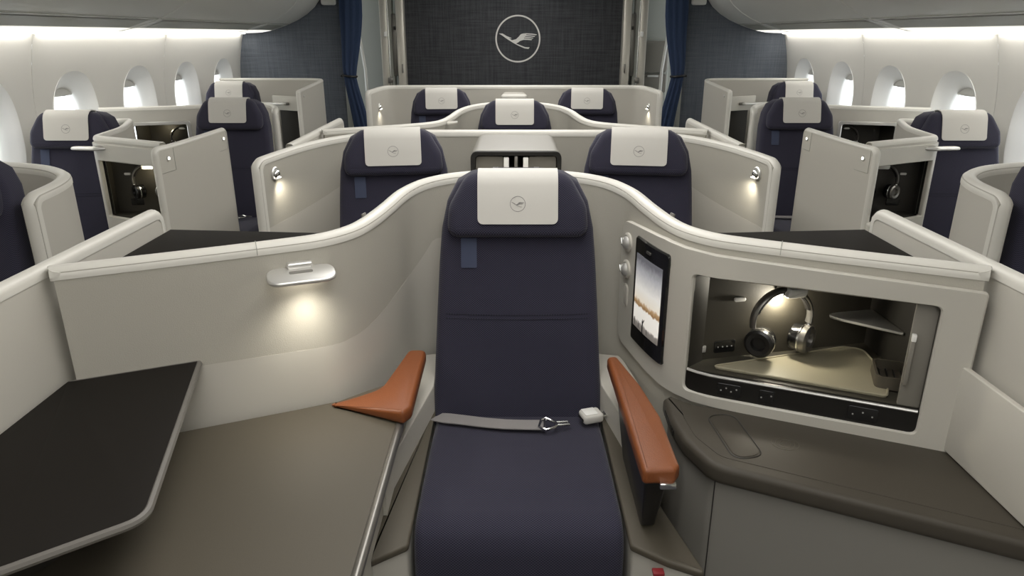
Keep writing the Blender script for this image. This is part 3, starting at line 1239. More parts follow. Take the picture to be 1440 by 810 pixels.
# sliding door half open at the right of the nook, with its handle
Mdo = S1.mount(sH1 - .024, .828, .004)
dr = B().box((0, 0, 0), (.05, .272, .012), .003, 2, Mdo).build('sliding_door', 'taupe_light', t)
hd = B().box((-.018, -.012, .014), (.010, .125, .014), .003, 2, Mdo).build('door_handle', 'taupe_light', dr)
B().box((-.018, .05, .0155), (.0105, .018, .014), .002, 2, Mdo).build('handle_tip', 'white_gloss', dr)
# sockets in the strip and on the nook wall
for x, w, h, dots in ((.575, .062, .036, 4), (.668, .038, .038, 2), (.875, .070, .040, 3)):
    s = S1.near(x, wy(x))
    M_ = S1.mount(s, .6585, .028)
    so = B().prism(rrect(-w / 2, w / 2, -h / 2, h / 2, .005), 0, .004, .001, M=M_).build('socket', 'black_gloss', t)
    for d in range(dots):
        B().lathe([(.0022, 0), (.0022, .0010), (.001, .0014)], 8, M_ @ Matrix.Translation((-w * .32 + w * .64 * d / max(1, dots - 1), (.006 if d % 2 else -.002), .004))).build('contact', 'silver', so)
nd = (NB1 - NB0).normalized()
nn = Vector((nd.y, -nd.x, 0))


def nook(u, z, off=0):
    o = NB0 + nd * u + nn * off
    return frame((o.x, o.y, z), nd, (0, 0, 1), nn)


so = B().prism(rrect(-.032, .032, -.018, .018, .005), 0, .004, .001, M=nook(.125, .728)).build('socket', 'black_gloss', t)
for d in range(4):
    B().lathe([(.0022, 0), (.0022, .001), (.001, .0015)], 8, nook(.125, .728) @ Matrix.Translation((-.021 + .014 * d, 0, .004))).build('contact', 'silver', so)
B().prism(rrect(-.017, .017, -.006, .006, .0055), 0, .010, .003, M=nook(.155, .868)).build('cable_clip', 'white_gloss', t)
B().lathe([(.007, 0), (.007, .003), (.003, .005)], 14, nook(.034, .842)).build('button', 'silver', t)
B().box((0, 0, .004), (.012, .020, .008), .002, 2, nook(.060, .727)).build('jack', 'silver', t)
# headphone hook with bright lamp, and the little wire-floored dish
hk = B().prism(rpoly([(-.034, -.012), (.028, -.012), (.036, .012), (-.020, .014)], .010), 0, .066, .006, M=nook(.292, .893))
hk.build('headphone_hook', 'white_gloss', t)
lamp('POINT', 'nook_lamp', tuple(nook(.278, .852, .026) @ Vector((0, 0, 0))), (0, 0, 0), 1.3, t, (1, .93, .77), .012)
M_ = nook(.272, .812, .004)
headphones(M_, 'black and silver headphones hanging in the lit nook', base=tuple(M_.to_translation()), k=1.08)
dish = thing('storage_dish', 'small dark open dish at the back corner of the lit nook', 'dish', (.985, 1.70, zf))
op = rrect(-.045, .045, -.06, .06, .018)
ip = rrect(-.039, .039, -.054, .054, .014)
Md = Matrix.Translation((.985, 1.690, zf + .004)) @ Matrix.Rotation(math.radians(-20), 4, 'Z')
db = B().loft([[Md @ Vector((x, y, h)) for x, y in pl] for pl, h in ((op, 0), (op, .034), (ip, .034), (ip, .006))])
db.build('dish_body', 'taupe', dish)
for k in range(4):
    B().box((-.027 + .018 * k, 0, .010), (.004, .10, .004), .001, 1, Md).build('rib', 'black', dish)

# --- little monitor
sm0, sm1 = S1.near(.394, 2.05), S1.near(.444, 1.858)
t = thing('seat_monitor', 'slim black handset-like monitor set in the pale fascia', 'screen', tuple(S1.pt((sm0 + sm1) / 2, .67, .036)))
S1.plate(rrect(sm0, sm1, .668, .998, .010), .043, .012).build('bezel', 'black_gloss', t)
SC = [(sm0 + .020, .718), (sm1 - .020, .718), (sm1 - .020, .955), (sm0 + .020, .955)]
sc_o = S1.patch(SC[0][0], SC[1][0], .722, .950, .0445, .002, 12, 4).build('display', 'screen', t)
me = sc_o.data
uvl = me.uv_layers.new(name='UVMap')
Lr = Vector(ROOT[t.name])
for lo in me.loops:
    co = me.vertices[lo.vertex_index].co + Lr
    s_ = S1.near(co.x, co.y)
    uvl.data[lo.index].uv = ((s_ - SC[0][0]) / (SC[1][0] - SC[0][0]), (co.z - .722) / (.950 - .722))
B().prism(rrect(-.014, .014, -.004, .004, .003), 0, .002, M=S1.mount((sm0 + sm1) / 2, .972, .0432)).build('speaker_slot', 'metal_dark', t)
# figure on the screen: a thin dark stroke standing by the fence
ms = S1.mount(sm0 + .095, .722, .0448)
fg = B()
fg.prism([(-.003, 0), (.003, 0), (.003, .030), (.012, .044), (.010, .046), (.002, .036), (-.001, .044), (-.004, .036)], 0, .0006, M=ms)
for k in range(6):
    fg.prism([(-.09 + .03 * k, .006), (-.088 + .03 * k, .006), (-.088 + .03 * k, .034 - .003 * k), (-.09 + .03 * k, .034 - .003 * k)], 0, .0005, M=ms) if -.09 + .03 * k > -.08 and k < 5 else None
fg.build('screen_figure', 'black', t)
# --- dial column
sk = S1.near(.376, 2.122)
t = thing('dial_column', 'column of two silver dials and a flat button beside the monitor', 'controls', tuple(S1.pt(sk, .77, .036)))
for z, prof in ((.955, 0), (.868, 1)):
    M_ = S1.mount(sk, z, .036)
    ri = B().lathe([(.030, 0), (.030, .005), (.026, .008), (.0225, .008), (.021, .004)], 32, M_).build('dial_ring', 'fascia', t)
    B().lathe([(.021, .003), (.020, .012), (.012, .020), (.003, .022)], 24, M_ @ Matrix.Rotation(math.radians(25), 4, 'Y')).build('dial_knob', 'silver', ri)
    B().box((0, .004, .020), (.005, .024, .010), .002, 2, M_ @ Matrix.Rotation(math.radians(20), 4, 'Z')).build('dial_grip', 'chrome', ri)
ob = B()
M_ = S1.mount(sk, .782, .036)
ob.tube([M_ @ Vector((x, y, .001)) for x, y in rrect(-.018, .018, -.036, .036, .017)], .0022, 6, closed=True)
ob.build('button_rim', 'shell', t)
B().prism(rrect(-.015, .015, -.033, .033, .014), 0, .003, .001, M=M_).build('flat_button', 'fascia', t)

# --- reading lamp on the left wing
sl = S1.near(-.560, 1.742)
M_ = S1.mount(sl, 1.000, .022)
t = thing('reading_lamp', 'oval silver reading lamp with dark slot on the long shell', 'lamp', tuple(M_.to_translation()))
Mb_ = frame(M_.to_translation(), M_.to_3x3() @ Vector((1, 0, 0)), M_.to_3x3() @ Vector((0, 0, 1)), (0, 0, 1)) @ Matrix.Rotation(math.radians(-14), 4, 'X')
B().prism(rrect(-.084, .084, -.004, .074, .036, 8), -.006, .006, .005, 3, M=Mb_).build('lamp_blade', 'silver', t)
B().prism(rrect(-.032, .032, -.006, .012, .006, 5), .002, .020, .005, 3, M=Mb_).build('lamp_hinge', 'silver', t)
B().prism(rrect(-.029, .029, .022, .034, .005, 5), .0055, .0068, 0, M=Mb_).build('dark_slot', 'metal_dark', t)
B().prism(rrect(-.045, .045, .022, .052, .012, 5), -.0078, -.0058, 0, M=Mb_).build('lens', 'lens_lit', t)
lamp('SPOT', 'reading_light', tuple(M_ @ Vector((0, -.030, .066))), tuple(M_ @ Vector((.02, -.30, .05))), 3.0, t, (1, .94, .82), .03, 128, 1)

# --- left console with raised tray
t = thing('side_console', 'broad taupe console top left of the seat with metal edge trim', 'console', (-.68, 1.2, 0))
cpoly = [(-1.064, .30), (-.312, .30), (-.312, 1.70), (-.33, 1.78)] + [(-x, y - .03) for x, y in ((.36, 1.86), (.425, 1.81), (.49, 1.75), (.60, 1.70), (.75, 1.635), (.90, 1.57), (1.064, 1.50))]
B().prism(cpoly, .592, .62, .006, M=None).build('top', 'taupe', t)
B().prism([(x + (.02 if abs(x + .312) < .03 else 0) * -1, y) for x, y in cpoly], 0, .592).build('cabinet_body', 'shell', t)
B().tube([(-.306, .30, .612), (-.306, 1.0, .612), (-.306, 1.64, .612)], .0115, 12).build('edge_trim', 'metal_dark', t)
B().box((-.318, .96, .575), (.012, 1.34, .045), .003).build('shadow_gap', 'black', t)
tp = rpoly([(-1.062, .60), (-.800, .880), (-.640, 1.005), (-.800, 1.612), (-1.062, 1.498)], [0, .02, .05, .004, .004], 6)
t = thing('tray_table', 'near-black tray table with slim grey rim, standing over the taupe console', 'table', (-.9, 1.15, .62))
B().prism(tp, .772, .792, .004).build('top', 'tray', t)
ed = B()
ed.tube([(x, y, .784) for x, y in tp[:-1] if x > -1.06 or y < 1.2][0:], .0085, 8)
ed.build('edge_trim', 'tray_edge', t)
B().prism([(-1.06, .75), (-.95, .95), (-.88, 1.10), (-.90, 1.52), (-1.06, 1.45)], .62, .775).build('pedestal', 'nook_dark', t)

# --- left armrest: tan pad with a leaf lying over the console
t = thing('armrest', 'tan leather armrest spreading like a leaf onto the taupe console', 'armrest', (-.34, 1.75, .62))
ap = rpoly([(-.292, 1.585), (-.275, 1.62), (-.276, 1.965), (-.330, 1.965), (-.372, 1.728), (-.425, 1.716), (-.505, 1.690)], [.012, .02, .02, .02, .05, .05, .004], 6)
lf = B().prism(ap, .622, .662, .012, 4)
for p in lf.v:
    if p.x < -.35:
        p.z = .622 + (p.z - .622) * max(.12, 1 - (-.35 - p.x) / .14)
lf.build('pad', 'leather', t)
B().box((-.300, 1.80, .612), (.028, .28, .03), .004).build('support', 'taupe', t)

# --- taupe surround of the seat
t = thing('seat_surround', 'low taupe plinth framing the seat cushion on both sides', 'plinth', (0, 1.65, 0))
for m in (-1, 1):
    pp = rpoly([(m * .256, 2.02), (m * .256, 1.345), (m * .330, 1.290), (m * .408, 1.25), (m * .352, 1.50), (m * .33, 1.62)], [0, .015, .015, .01, .05, .02])
    if m < 0:
        pp = rpoly([(-.256, 2.02), (-.256, 1.345), (-.340, 1.285), (-.330, 1.60)], [0, .015, .004, .02])
    B().prism(pp, .432, .452, .006).build('plinth_top', 'taupe', t)
    cxm = sum(p[0] for p in pp) / len(pp)
    B().prism([(x + (cxm - x) * .10, y + .01) for x, y in pp], 0, .434).build('plinth_body', 'shell', t)
B().box((.312, 1.292, .420), (.026, .02, .008), .002).build('pull_tab', 'red', t)
# pale liners between the plinth and the shell, both sides of the seat
B().prism(rpoly([(-.264, 2.20), (-.258, 1.96), (-.322, 1.56), (-.322, 1.45), (-.331, 1.45), (-.333, 1.76), (-.34, 2.18)], [0, .04, .05, 0, 0, 0, 0], 6), .0, .540, .004).build('liner', 'shell', t)
B().prism(rpoly([(.264, 2.20), (.258, 1.97), (.312, 1.66), (.330, 1.58), (.345, 1.60), (.400, 1.78), (.35, 2.18)], [0, .04, .05, .0, 0, 0, 0], 6), .0, .540, .004).build('liner', 'shell', t)

# --- right armrest on its dark post
t = thing('armrest', 'tan leather armrest blade on a dark post with a silver release', 'armrest', (.305, 1.55, .452))
ap = rpoly([(.262, 1.900), (.292, 1.908), (.332, 1.72), (.352, 1.56), (.353, 1.345), (.340, 1.325), (.268, 1.322)], [.014, .014, .1, .1, .012, .012, .012], 6)
B().prism(ap, .628, .668, .011, 4).build('pad', 'leather', t)
B().prism([(.272, 1.86), (.288, 1.86), (.335, 1.60), (.335, 1.345), (.285, 1.345)], .616, .630).build('pad_base', 'black', t)
pb = B()
pr = rpoly([(1.345, .62), (1.80, .62), (1.70, .452), (1.415, .452), (1.39, .47)], [.0, 0, 0, .02, .01])
pb.prism(pr, -.026, .026, .008, M=frame((.304, 0, 0), (0, 1, 0), (0, 0, 1), (1, 0, 0)))
for p in pb.v:
    k = (p.z - .452) / .168
    p.x = .304 + (p.x - .304) * (.55 + .45 * k)
pb.build('post', 'black', t)
B().box((.323, 1.318, .632), (.036, .016, .014), .003).build('release', 'chrome', t)

# --- right counter
t = thing('side_counter', 'dark taupe counter with rounded lip below the nook', 'counter', (.75, 1.45, 0))
kp = [(.408, 1.775), (.405, 1.66), (.415, 1.56), (.455, 1.445), (1.066, 1.145), (1.066, 1.49), (.90, 1.563), (.75, 1.628), (.60, 1.693), (.49, 1.74), (.43, 1.795)]
kr = [.005, .05, .08, .08, 0, 0, 0, 0, 0, 0, 0]
kpo = rpoly(kp, kr, 8)
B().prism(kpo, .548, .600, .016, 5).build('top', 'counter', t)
inner = rpoly([(.445, 1.735), (.440, 1.66), (.447, 1.57), (.486, 1.478), (1.062, 1.196), (1.062, 1.49), (.90, 1.563), (.75, 1.628), (.60, 1.693), (.50, 1.725)], [.005, .05, .08, .06, 0, 0, 0, 0, 0, 0], 8)
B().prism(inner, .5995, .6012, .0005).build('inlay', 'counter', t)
bodyp = rpoly([(.425, 1.775), (.420, 1.66), (.425, 1.57), (.470, 1.468), (1.066, 1.175), (1.066, 1.47), (.75, 1.62), (.49, 1.73)], [.005, .05, .08, .05, 0, 0, 0, 0], 8)
B().prism(bodyp, 0.0, .550).build('cabinet_front', 'grey_front', t)
B().tube([(.474, 1.462, .02), (.474, 1.462, .55)], .0012, 6).build('panel_seam', 'black', t)
# pop-up lid and contactless mark
lid = rpoly([(.500, 1.672), (.575, 1.682), (.592, 1.480), (.515, 1.462)], .036, 8)
q = B().tube([(x, y, .6012) for x, y in lid], .0022, 6, closed=True).build('lid_groove', 'nook_dark', t)
lo_ = rpoly([(.506, 1.666), (.571, 1.676), (.587, 1.486), (.520, 1.468)], .032, 8)
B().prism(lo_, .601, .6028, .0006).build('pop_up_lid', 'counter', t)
for r_ in (.030, .021, .012):
    ring = [(.662 + r_ * 1.1 * math.cos(a), 1.535 + r_ * math.sin(a), .6014) for a in [2 * math.pi * k / 32 for k in range(32)]]
    B().tube(ring, .0007, 5, closed=True).build('charge_mark', 'taupe', t)
# speaker vents on the lip
for k in range(9):
    y = 1.735 - .013 * k
    B().box((.4055, y, .574), (.003, .006, .016), .001, 1).build('vent_slot', 'black', t)
# flap panel on the aisle side above the counter
t = thing('flap_panel', 'pale flat flap with rounded corner upright above the counter', 'panel', (1.05, 1.3, .60))
B().prism(rpoly([(1.525, .605), (1.545, .70), (1.515, .828), (.95, .828), (.95, .605)], [.02, .02, .02, 0, 0]), -.008, .008, .003, M=frame((1.043, 0, 0), (0, 1, 0), (0, 0, 1), (1, 0, 0))).build('flap', 'shell', t)
B().box((1.058, 1.2, .72), (.02, .4, .14), .004).build('hinge_block', 'taupe_light', t)

# --- aisle panels and footwell covers of row one and row three
for dy, which in ((0, 'beside the tan armrest seat'), (ROW3, 'beside the far single seat')):
    for m in (-1, 1):
        ys0 = -.6 if dy == 0 else 3.45
        t = thing('aisle_panel', 'low pale aisle panel ' + which + SIDE[m], 'partition', (m * 1.09, (ys0 + 2.1 + dy) / 2, 0), 'aisle panels ' + which)
        sh = Sheet([(m * 1.09, ys0, 1.066), (m * 1.09, (ys0 + 2.1 + dy) / 2, 1.068), (m * 1.09, 2.115 + dy, 1.07)], 1 if m < 0 else -1, 40)
        shell(t, sh, 0, .036, .005, .055)
        B().box((m * 1.09, 2.117 + dy, .92), (.012, .004, .10), .001, 1).build('end_groove', 'service_panel', t)
        t = thing('footwell_cover', 'dark flat cover ' + which + SIDE[m], 'cover', (m * .8, 1.9 + dy, 0), 'footwell covers ' + which)
        fp = [(m * 1.065, 1.565 + dy), (m * .75, 1.70 + dy), (m * .52, 1.80 + dy), (m * .44, 1.92 + dy), (m * .42, 2.06 + dy), (m * 1.065, 2.115 + dy)]
        B().prism(fp, .982, .996, .002).build('top', 'tray', t)
        B().prism([(m * 1.06, 2.085 + dy), (m * .45, 2.035 + dy), (m * .45, 2.05 + dy), (m * 1.06, 2.105 + dy)], 0, .984).build('rear_wall', 'shell', t)
t = thing('seat_shell', 'pale sweeping shell round the centre seat behind the first pair', 'partition', (0, 2.2 + ROW3, 0))
S3 = Sheet(centre_path(ROW3), 1, 200)
shell(t, S3, 0, .046, body='shell_fabric')
B().prism(rpoly([(-.40, 4.22), (-.34, 4.27), (-.34, 4.34), (-.40, 4.34)], .01), 1.050, 1.062, .003, M=Matrix.Translation((0, 0, .01))).build('fold_flap', 'fascia', t)


# ================================================================== PAIRED CENTRE SEATS
def ball_lamp(M, label, group, watts, aim):
    t = thing('reading_lamp', label, 'lamp', tuple(M.to_translation()), group)
    B().lathe([(.030, 0), (.030, .004), (.026, .008), (.021, .008), (.020, .003)], 28, M).build('lamp_ring', 'silver', t)
    B().lathe([(.020 * math.cos(a), .004 + .020 * math.sin(a)) for a in [math.radians(90 * k / 6) for k in range(6)]] + [(.0015, .024)], 24, M).build('lamp_ball', 'chrome', t)
    B().lathe([(.010, 0), (.010, .002), (.002, .0025)], 16, M @ Matrix.Translation((0, -.015, .018)) @ Matrix.Rotation(math.radians(70), 4, 'X')).build('lens', 'lens_lit', t)
    lamp('SPOT', 'reading_light', tuple(M @ Vector((0, -.022, .034))), tuple(M @ Vector(aim)), watts, t, (1, .92, .76), .012, 120, 1)


t = thing('seat_shell', 'pale shell with lamp-lit wings behind the first pair of centre seats', 'partition', (0, 3.5, 0))
half2 = [(.30, 3.50, 1.124), (.55, 3.49, 1.124), (.72, 3.45, 1.118), (.86, 3.36, 1.108), (.96, 3.22, 1.098), (1.02, 3.06, 1.09), (1.065, 2.88, 1.082)]
S2 = Sheet([(-x, y, z) for x, y, z in half2[::-1]] + [(x, y, z) for x, y, z in half2], 1, 220)
shell(t, S2, 0, .044, .06, .06, body='shell_fabric')
for m in (-1, 1):
    s_in, s_out = S2.near(m * .80, 3.40), S2.near(m * 1.062, 2.90)
    a, c = min(s_in, s_out), max(s_in, s_out)

    def cz(s):
        p, n = S2.at(s)
        return .79 + .12 * max(0, 1 - (abs(p.x) - .80) / .26) ** 1.5
    S2.patch(a, c, .40, cz, .0204, .0004, 30, 5).build('lower_panel', 'shell', t)
    sl_ = S2.near(m * 1.035, 2.99)
    ball_lamp(S2.mount(sl_, 1.005, .021), 'chrome ball reading lamp in the first paired shell' + SIDE[m], 'ball lamps of the first pair', 1.3, (-m * .12, -.25, .03))

t = thing('centre_console', 'pale hooded box with dark rim and white flaps between the paired seats', 'console', (0, 3.25, 0))
hood = rpoly([(-.190, 1.00), (-.190, 1.096), (.190, 1.096), (.190, 1.00)], [0, .03, .03, 0], 6)
rings = []
for y, sx, dz in ((3.02, 1.0, 0), (3.03, 1.0, .002), (3.20, .98, .008), (3.40, .95, .014), (3.46, .92, .010)):
    rings.append([Vector((x * sx, y, z + dz)) for x, z in hood])
B().loft(rings, False, True).build('hood', 'hood', t)
rim_o = rpoly([(-.192, .90), (-.192, 1.094), (.192, 1.094), (.192, .90)], [0, .03, .03, 0], 6)
rim_i = rpoly([(-.174, .90), (-.174, 1.078), (.174, 1.078), (.174, .90)], [0, .022, .022, 0], 6)
B().loft([[Vector((x, y, z)) for x, z in r] for r, y in ((rim_o, 3.03), (rim_o, 3.008), (rim_i, 3.008), (rim_i, 3.06))], False, False).build('dark_rim', 'black', t)
B().box((0, 3.22, .50), (.37, .30, 1.0), .01).build('console_body', 'black', t)
for m in (-1, 1):
    B().prism(rrect(m * .112 - .060, m * .112 + .060, .86, 1.070, .012), 0, .01, .003, M=frame((0, 3.05, 0), (1, 0, 0), (0, 0, 1), (0, -1, 0))).build('door', 'taupe_light', t)
    B().box((m * .041, 3.022, .99), (.022, .03, .16), .003).build('white_flap', 'white_gloss', t)
    B().tube([(m * .090, 3.035, 1.005), (m * .095, 3.02, 1.025), (m * .078, 3.02, 1.025), (m * .070, 3.035, 1.012)], .004, 8).build('hook', 'silver', t)
B().box((0, 3.02, .99), (.015, .03, .17), .003).build('divider', 'metal_dark', t)
B().box((0, 2.96, .985), (.44, .20, .02), .006).build('ledge', 'fascia', t)

# back pair by the emblem wall
t = thing('seat_shell', 'pale squared shell round the paired seats by the emblem wall', 'partition', (0, 6.2, 0))
half4 = [(.40, 6.30, 1.150), (.80, 6.30, 1.150), (1.02, 6.29, 1.150), (1.09, 6.25, 1.149), (1.125, 6.15, 1.146), (1.145, 6.0, 1.142), (1.165, 5.82, 1.138)]
S4 = Sheet([(-x, y, z) for x, y, z in half4[::-1]] + [(x, y, z) for x, y, z in half4], 1, 220)
shell(t, S4, 0, .044, .05, .05)
for m in (-1, 1):
    sl_ = S4.near(m * 1.135, 6.06)
    ball_lamp(S4.mount(sl_, .99, .021), 'small reading lamp on the squared shell by the emblem wall' + SIDE[m], 'ball lamps of the far pair', .8, (0, -.22, .0))
t = thing('centre_console', 'small pale rounded box with dark slot between the far paired seats', 'console', (0, 6.1, 0))
B().box((0, 6.10, .55), (.20, .26, 1.10), .03, 3).build('box_body', 'fascia', t)
B().box((0, 5.968, 1.075), (.215, .05, .05), .02, 3).build('box_cap', 'cap', t)
B().box((0, 5.94, 1.045), (.05, .03, .05), .004).build('slot', 'metal_dark', t)


# ================================================================== WINDOW SUITES
def nook_box(t, P0, P1, backdir, d0, d1, z0, z1, lit):
    """open storage box behind a fascia: P0,P1 ends of the opening, backdir away from the viewer"""
    P0, P1, bd = Vector((*P0, 0)), Vector((*P1, 0)), Vector((*backdir, 0)).normalized()
    Q0, Q1 = P0 + bd * d0, P1 + bd * d1

    def wallq(a, c, name, m):
        n = Vector((c.y - a.y, a.x - c.x, 0)).normalized() * .008
        B().prism([(a.x, a.y), (c.x, c.y), (c.x + n.x, c.y + n.y), (a.x + n.x, a.y + n.y)], z0, z1).build(name, m, t)
    wallq(Q0, Q1, 'nook_back', lit)
    wallq(P0, Q0, 'nook_side', lit)
    wallq(P1, Q1, 'nook_side', lit)
    pl = [(p.x, p.y) for p in (P0, P1, Q1, Q0)]
    B().prism(pl, z0 - .01, z0).build('nook_floor', lit, t)
    B().prism(pl, z1, z1 + .01).build('nook_ceiling', lit, t)
    return Q0, Q1


for m in (-1, 1):
    sd = 1 if m < 0 else -1

    def X(pts):
        return [(m * p[0], *p[1:]) for p in pts]
    # ---- rear aisle seat's rounded shell
    t = thing('seat_shell', 'rounded pale shell curling round the rear aisle seat' + SIDE[m], 'partition', (m * 1.8, 2.5, 0), 'shells of the rear aisle seats')
    sh = Sheet(X([(2.72, 2.70, 1.10), (2.3, 2.76, 1.10), (1.98, 2.74, 1.098), (1.78, 2.69, 1.092), (1.665, 2.60, 1.084), (1.62, 2.48, 1.076), (1.605, 2.28, 1.066)]), sd, 120)
    shell(t, sh, 0, .05, .005, .06, e=.035)
    # ---- window seat suite
    t = thing('seat_shell', 'pale shell with corner wing beside the headphone cabinet' + SIDE[m], 'partition', (m * 2.3, 4.1, 0), 'shells of the window seats')
    sh = Sheet(X([(2.73, 4.17, 1.10), (2.5, 4.20, 1.10), (2.33, 4.20, 1.098), (2.22, 4.17, 1.105), (2.175, 4.07, 1.102), (2.10, 3.85, 1.098), (2.072, 3.66, 1.096), (2.062, 3.555, 1.095), (2.045, 3.52, 1.095), (2.01, 3.495, 1.095), (1.88, 3.43, 1.095), (1.62, 3.30, 1.094)]), sd, 200)
    h0, h1 = sh.near(m * 2.038, 3.512), sh.near(m * 1.64, 3.30)
    shell(t, sh, 0, .036, .005, .005, hole=(h0, h1, .60, .982), e=.022)
    t2 = thing('storage_cabinet', 'open headphone cabinet between window seat and aisle panel' + SIDE[m], 'cabinet', (m * 1.85, 3.45, 0), 'headphone cabinets beside window seats')
    f0, f1 = sh.near(m * 2.060, 3.55), sh.near(m * 1.63, 3.305)
    lp = rpoly([(f0, .62), (f1, .62), (f1, 1.062), (f0, 1.062)], .01)
    sh.plate(lp, .024, .02, rrect(h0 + .012, h1, .70, .978, .008), rings=10).build('fascia', 'fascia', t2)
    lit = 'nook' if m < 0 else 'nook_dark'  # lamp-lit nook gets the lighter lining, unlit twin's shade is in its colour
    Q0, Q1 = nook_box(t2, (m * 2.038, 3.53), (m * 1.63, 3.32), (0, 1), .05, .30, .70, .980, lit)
    d = (Q1 - Q0).normalized() * (1 if m < 0 else -1)
    n = Vector((d.y, -d.x, 0))
    mid = Q0.lerp(Q1, .47)
    M_ = frame((mid.x + n.x * .004, mid.y + n.y * .004, .865), d, (0, 0, 1), n)
    headphones(M_, 'headphones hanging in the cabinet beside the window seat' + SIDE[m], 'headphones in the window cabinets', tuple(M_.to_translation()))
    B().prism(rrect(-.03, .03, .058, .082, .010), 0, .05, .006, M=M_).build('headphone_hook', 'white_gloss', t2)
    B().prism(rrect(-.016, .016, -.006, .006, .005), 0, .01, .003, M=M_ @ Matrix.Translation((-.115 if m < 0 else .115, .03, 0))).build('cable_clip', 'white_gloss', t2)
    so = B().prism(rrect(-.032, .032, -.018, .018, .005), 0, .004, .001, M=M_ @ Matrix.Translation((-.09 if m < 0 else .09, -.115, 0))).build('socket', 'black_gloss', t2)
    if m < 0:
        lamp('POINT', 'nook_lamp', tuple(M_ @ Vector((.02, .06, .07))), (0, 0, 0), .35, t2, (1, .90, .66), .012)
    B().prism([(m * 2.07, 3.50), (m * 1.62, 3.27), (m * 1.62, 3.12), (m * 2.05, 3.34)], .60, .625, .004).build('counter_top', 'taupe', t2)
    B().prism([(m * 2.06, 3.50), (m * 1.63, 3.27), (m * 1.63, 3.16), (m * 2.03, 3.37)], 0, .602).build('counter_body', 'fascia', t2)
    # oval reading lamp sticking out at the corner
    t3 = thing('reading_lamp', 'flat oval lamp blade jutting from the headphone cabinet' + SIDE[m], 'lamp', (m * 2.05, 3.46, 1.03), 'lamp blades of the window suites')
    bl = rpoly([(m * 2.145, 3.445), (m * 2.02, 3.425), (m * 1.965, 3.455), (m * 1.975, 3.475), (m * 2.145, 3.49)], .02)
    B().prism(bl, 1.032, 1.048, .007, 3).build('blade', 'silver', t3)
    B().box((m * 2.0, 3.47, 1.040), (.06, .03, .022), .006).build('lamp_mount', 'metal_dark', t3)
    # aisle panel with indicator lights
    t4 = thing('aisle_panel', 'tall pale aisle panel with indicator lights in two corners' + SIDE[m], 'partition', (m * 1.575, 3.55, 0), 'aisle panels with indicator lights')
    sp = Sheet(X([(1.60, 3.15, 1.088), (1.578, 3.38, 1.088), (1.575, 3.7, 1.088), (1.575, 3.912, 1.088)]), sd, 50)
    shell(t4, sp, 0, .034, .035, .035, e=.012)
    for s_, z in ((.085, 1.03), (sp.L - .07, 1.035)):
        Mi = sp.mount(s_, z, .0155)
        B().tube([Mi @ Vector((x, y, .0005)) for x, y in ((-.06, -.06), (.05, -.06))], .001, 5).build('panel_joint', 'service_panel', t4)
        B().tube([Mi @ Vector((x, y, .0005)) for x, y in ((.05, -.06), (.05, .04))], .001, 5).build('panel_joint', 'service_panel', t4)
        B().lathe([(.013, 0), (.012, .003), (.009, .004)], 20, Mi).build('light_rim', 'silver', t4)
        B().lathe([(.0065, .003), (.006, .006), (.003, .007)], 16, Mi).build('indicator_lens', 'lens_lit', t4)
    B().box((m * 1.62, 3.13, .40), (.06, .05, .72), .02, 3).build('panel_foot', 'fascia', t4)
    # ---- second aisle seat's shell, reaching to the window
    t = thing('seat_shell', 'pale shell round the aisle seat, running on to the windows' + SIDE[m], 'partition', (m * 2.1, 4.95, 0), 'shells of the second aisle seats')
    sh = Sheet(X([(2.74, 4.80, 1.105), (2.55, 4.87, 1.105), (2.3, 4.95, 1.105), (2.14, 5.04, 1.105), (2.02, 5.18, 1.107), (1.92, 5.25, 1.107), (1.80, 5.22, 1.105), (1.70, 5.12, 1.10), (1.635, 4.99, 1.095), (1.595, 4.84, 1.09)]), sd, 160)
    h0, h1 = sh.near(m * 2.56, 4.87), sh.near(m * 2.24, 4.965)
    shell(t, sh, 0, .045, .005, .05, hole=(h0, h1, .78, .985), e=.025)
    t2 = thing('storage_cabinet', 'small open wall nook with headphones in the shell below the windows' + SIDE[m], 'cabinet', (m * 2.4, 4.95, .7), 'wall nooks of the second aisle seats')
    sh.plate(rrect(h0 - .02, h1 + .02, .76, 1.003, .02), .026, .012, rrect(h0 + .005, h1 - .005, .785, .98, .015), rings=3).build('nook_frame', 'silver', t2)
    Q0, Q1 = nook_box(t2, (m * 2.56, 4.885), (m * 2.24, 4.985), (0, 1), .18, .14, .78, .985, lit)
    d = (Q1 - Q0).normalized() * (1 if m < 0 else -1)
    n = Vector((d.y, -d.x, 0))
    mid = Q0.lerp(Q1, .72)
    M_ = frame((mid.x + n.x * .03, mid.y + n.y * .03, .875), d, (0, 0, 1), n)
    headphones(M_, 'headphones hanging in the wall nook by the aisle seat' + SIDE[m], 'headphones in the wall nooks', tuple(M_.to_translation()))
    B().prism(rrect(-.02, .02, .06, .078, .008), -.03, .04, .005, M=M_).build('headphone_hook', 'white_gloss', t2)
    if m < 0:
        lamp('POINT', 'nook_lamp', tuple(M_ @ Vector((-.10, .07, .05))), (0, 0, 0), .2, t2, (1, .90, .66), .012)
    # ---- front window suite against the blue bulkhead
    t = thing('seat_shell', 'pale shell of the suite by the blue bulkhead' + SIDE[m], 'partition', (m * 2.2, 6.7, 0), 'shells of the front window suites')
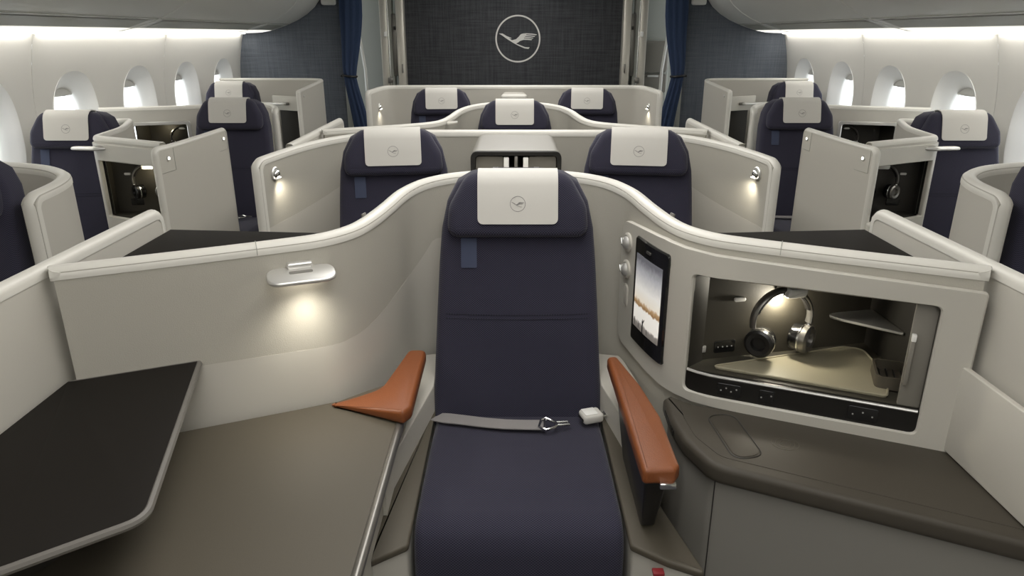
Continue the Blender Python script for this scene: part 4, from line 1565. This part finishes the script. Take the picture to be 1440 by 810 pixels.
    sh = Sheet(X([(2.70, 6.78, 1.18), (2.4, 6.80, 1.18), (2.1, 6.80, 1.18), (1.85, 6.79, 1.18), (1.765, 6.75, 1.178), (1.74, 6.66, 1.175), (1.725, 6.45, 1.168), (1.71, 6.1, 1.158), (1.69, 5.74, 1.148)]), sd, 160)
    shell(t, sh, 0, .036, .005, .03, e=.015)
    s_ = sh.near(m * 1.70, 5.86)
    Mi = sh.mount(s_, 1.095, -.018) @ Matrix.Rotation(math.pi, 4, 'Y')
    B().lathe([(.012, 0), (.010, .004), (.004, .006)], 16, Mi).build('indicator_lens', 'silver', t)
    t2 = thing('storage_cabinet', 'narrow dark cabinet of the suite by the blue bulkhead' + SIDE[m], 'cabinet', (m * 1.85, 6.1, 0), 'cabinets of the front window suites')
    B().prism([(m * 2.03, 6.16), (m * 1.73, 6.00), (m * 1.73, 6.025), (m * 2.03, 6.185)], .96, 1.075, .004).build('fascia', 'fascia', t2)
    B().prism([(m * 2.03, 6.16), (m * 1.995, 6.14), (m * 1.995, 6.165), (m * 2.03, 6.185)], .55, .97).build('side_post', 'fascia', t2)
    B().prism([(m * 2.03, 6.19), (m * 1.735, 6.03), (m * 1.75, 6.5)], .965, .985).build('top', 'tray', t2)
    B().prism([(m * 2.02, 6.30), (m * 1.735, 6.26), (m * 1.735, 6.28), (m * 2.02, 6.32)], .55, .97).build('nook_back', 'nook_dark', t2)
    B().prism([(m * 2.02, 6.16), (m * 1.735, 6.02), (m * 1.735, 6.28), (m * 2.02, 6.32)], 0, .60).build('counter_body', 'fascia', t2)
    B().box((m * 1.76, 6.05, .68), (.03, .03, .10), .006).build('catch', 'silver', t2)
    t3 = thing('reading_lamp', 'flat oval lamp blade of the suite by the blue bulkhead' + SIDE[m], 'lamp', (m * 1.98, 6.1, 1.03), 'lamp blades of the front suites')
    B().prism(rpoly([(m * 2.10, 6.09), (m * 1.90, 6.03), (m * 1.88, 6.07), (m * 2.10, 6.13)], .02), 1.008, 1.024, .006, 3).build('blade', 'silver', t3)
    B().box((m * 1.89, 6.075, 1.016), (.04, .04, .022), .005).build('lamp_mount', 'metal_dark', t3)
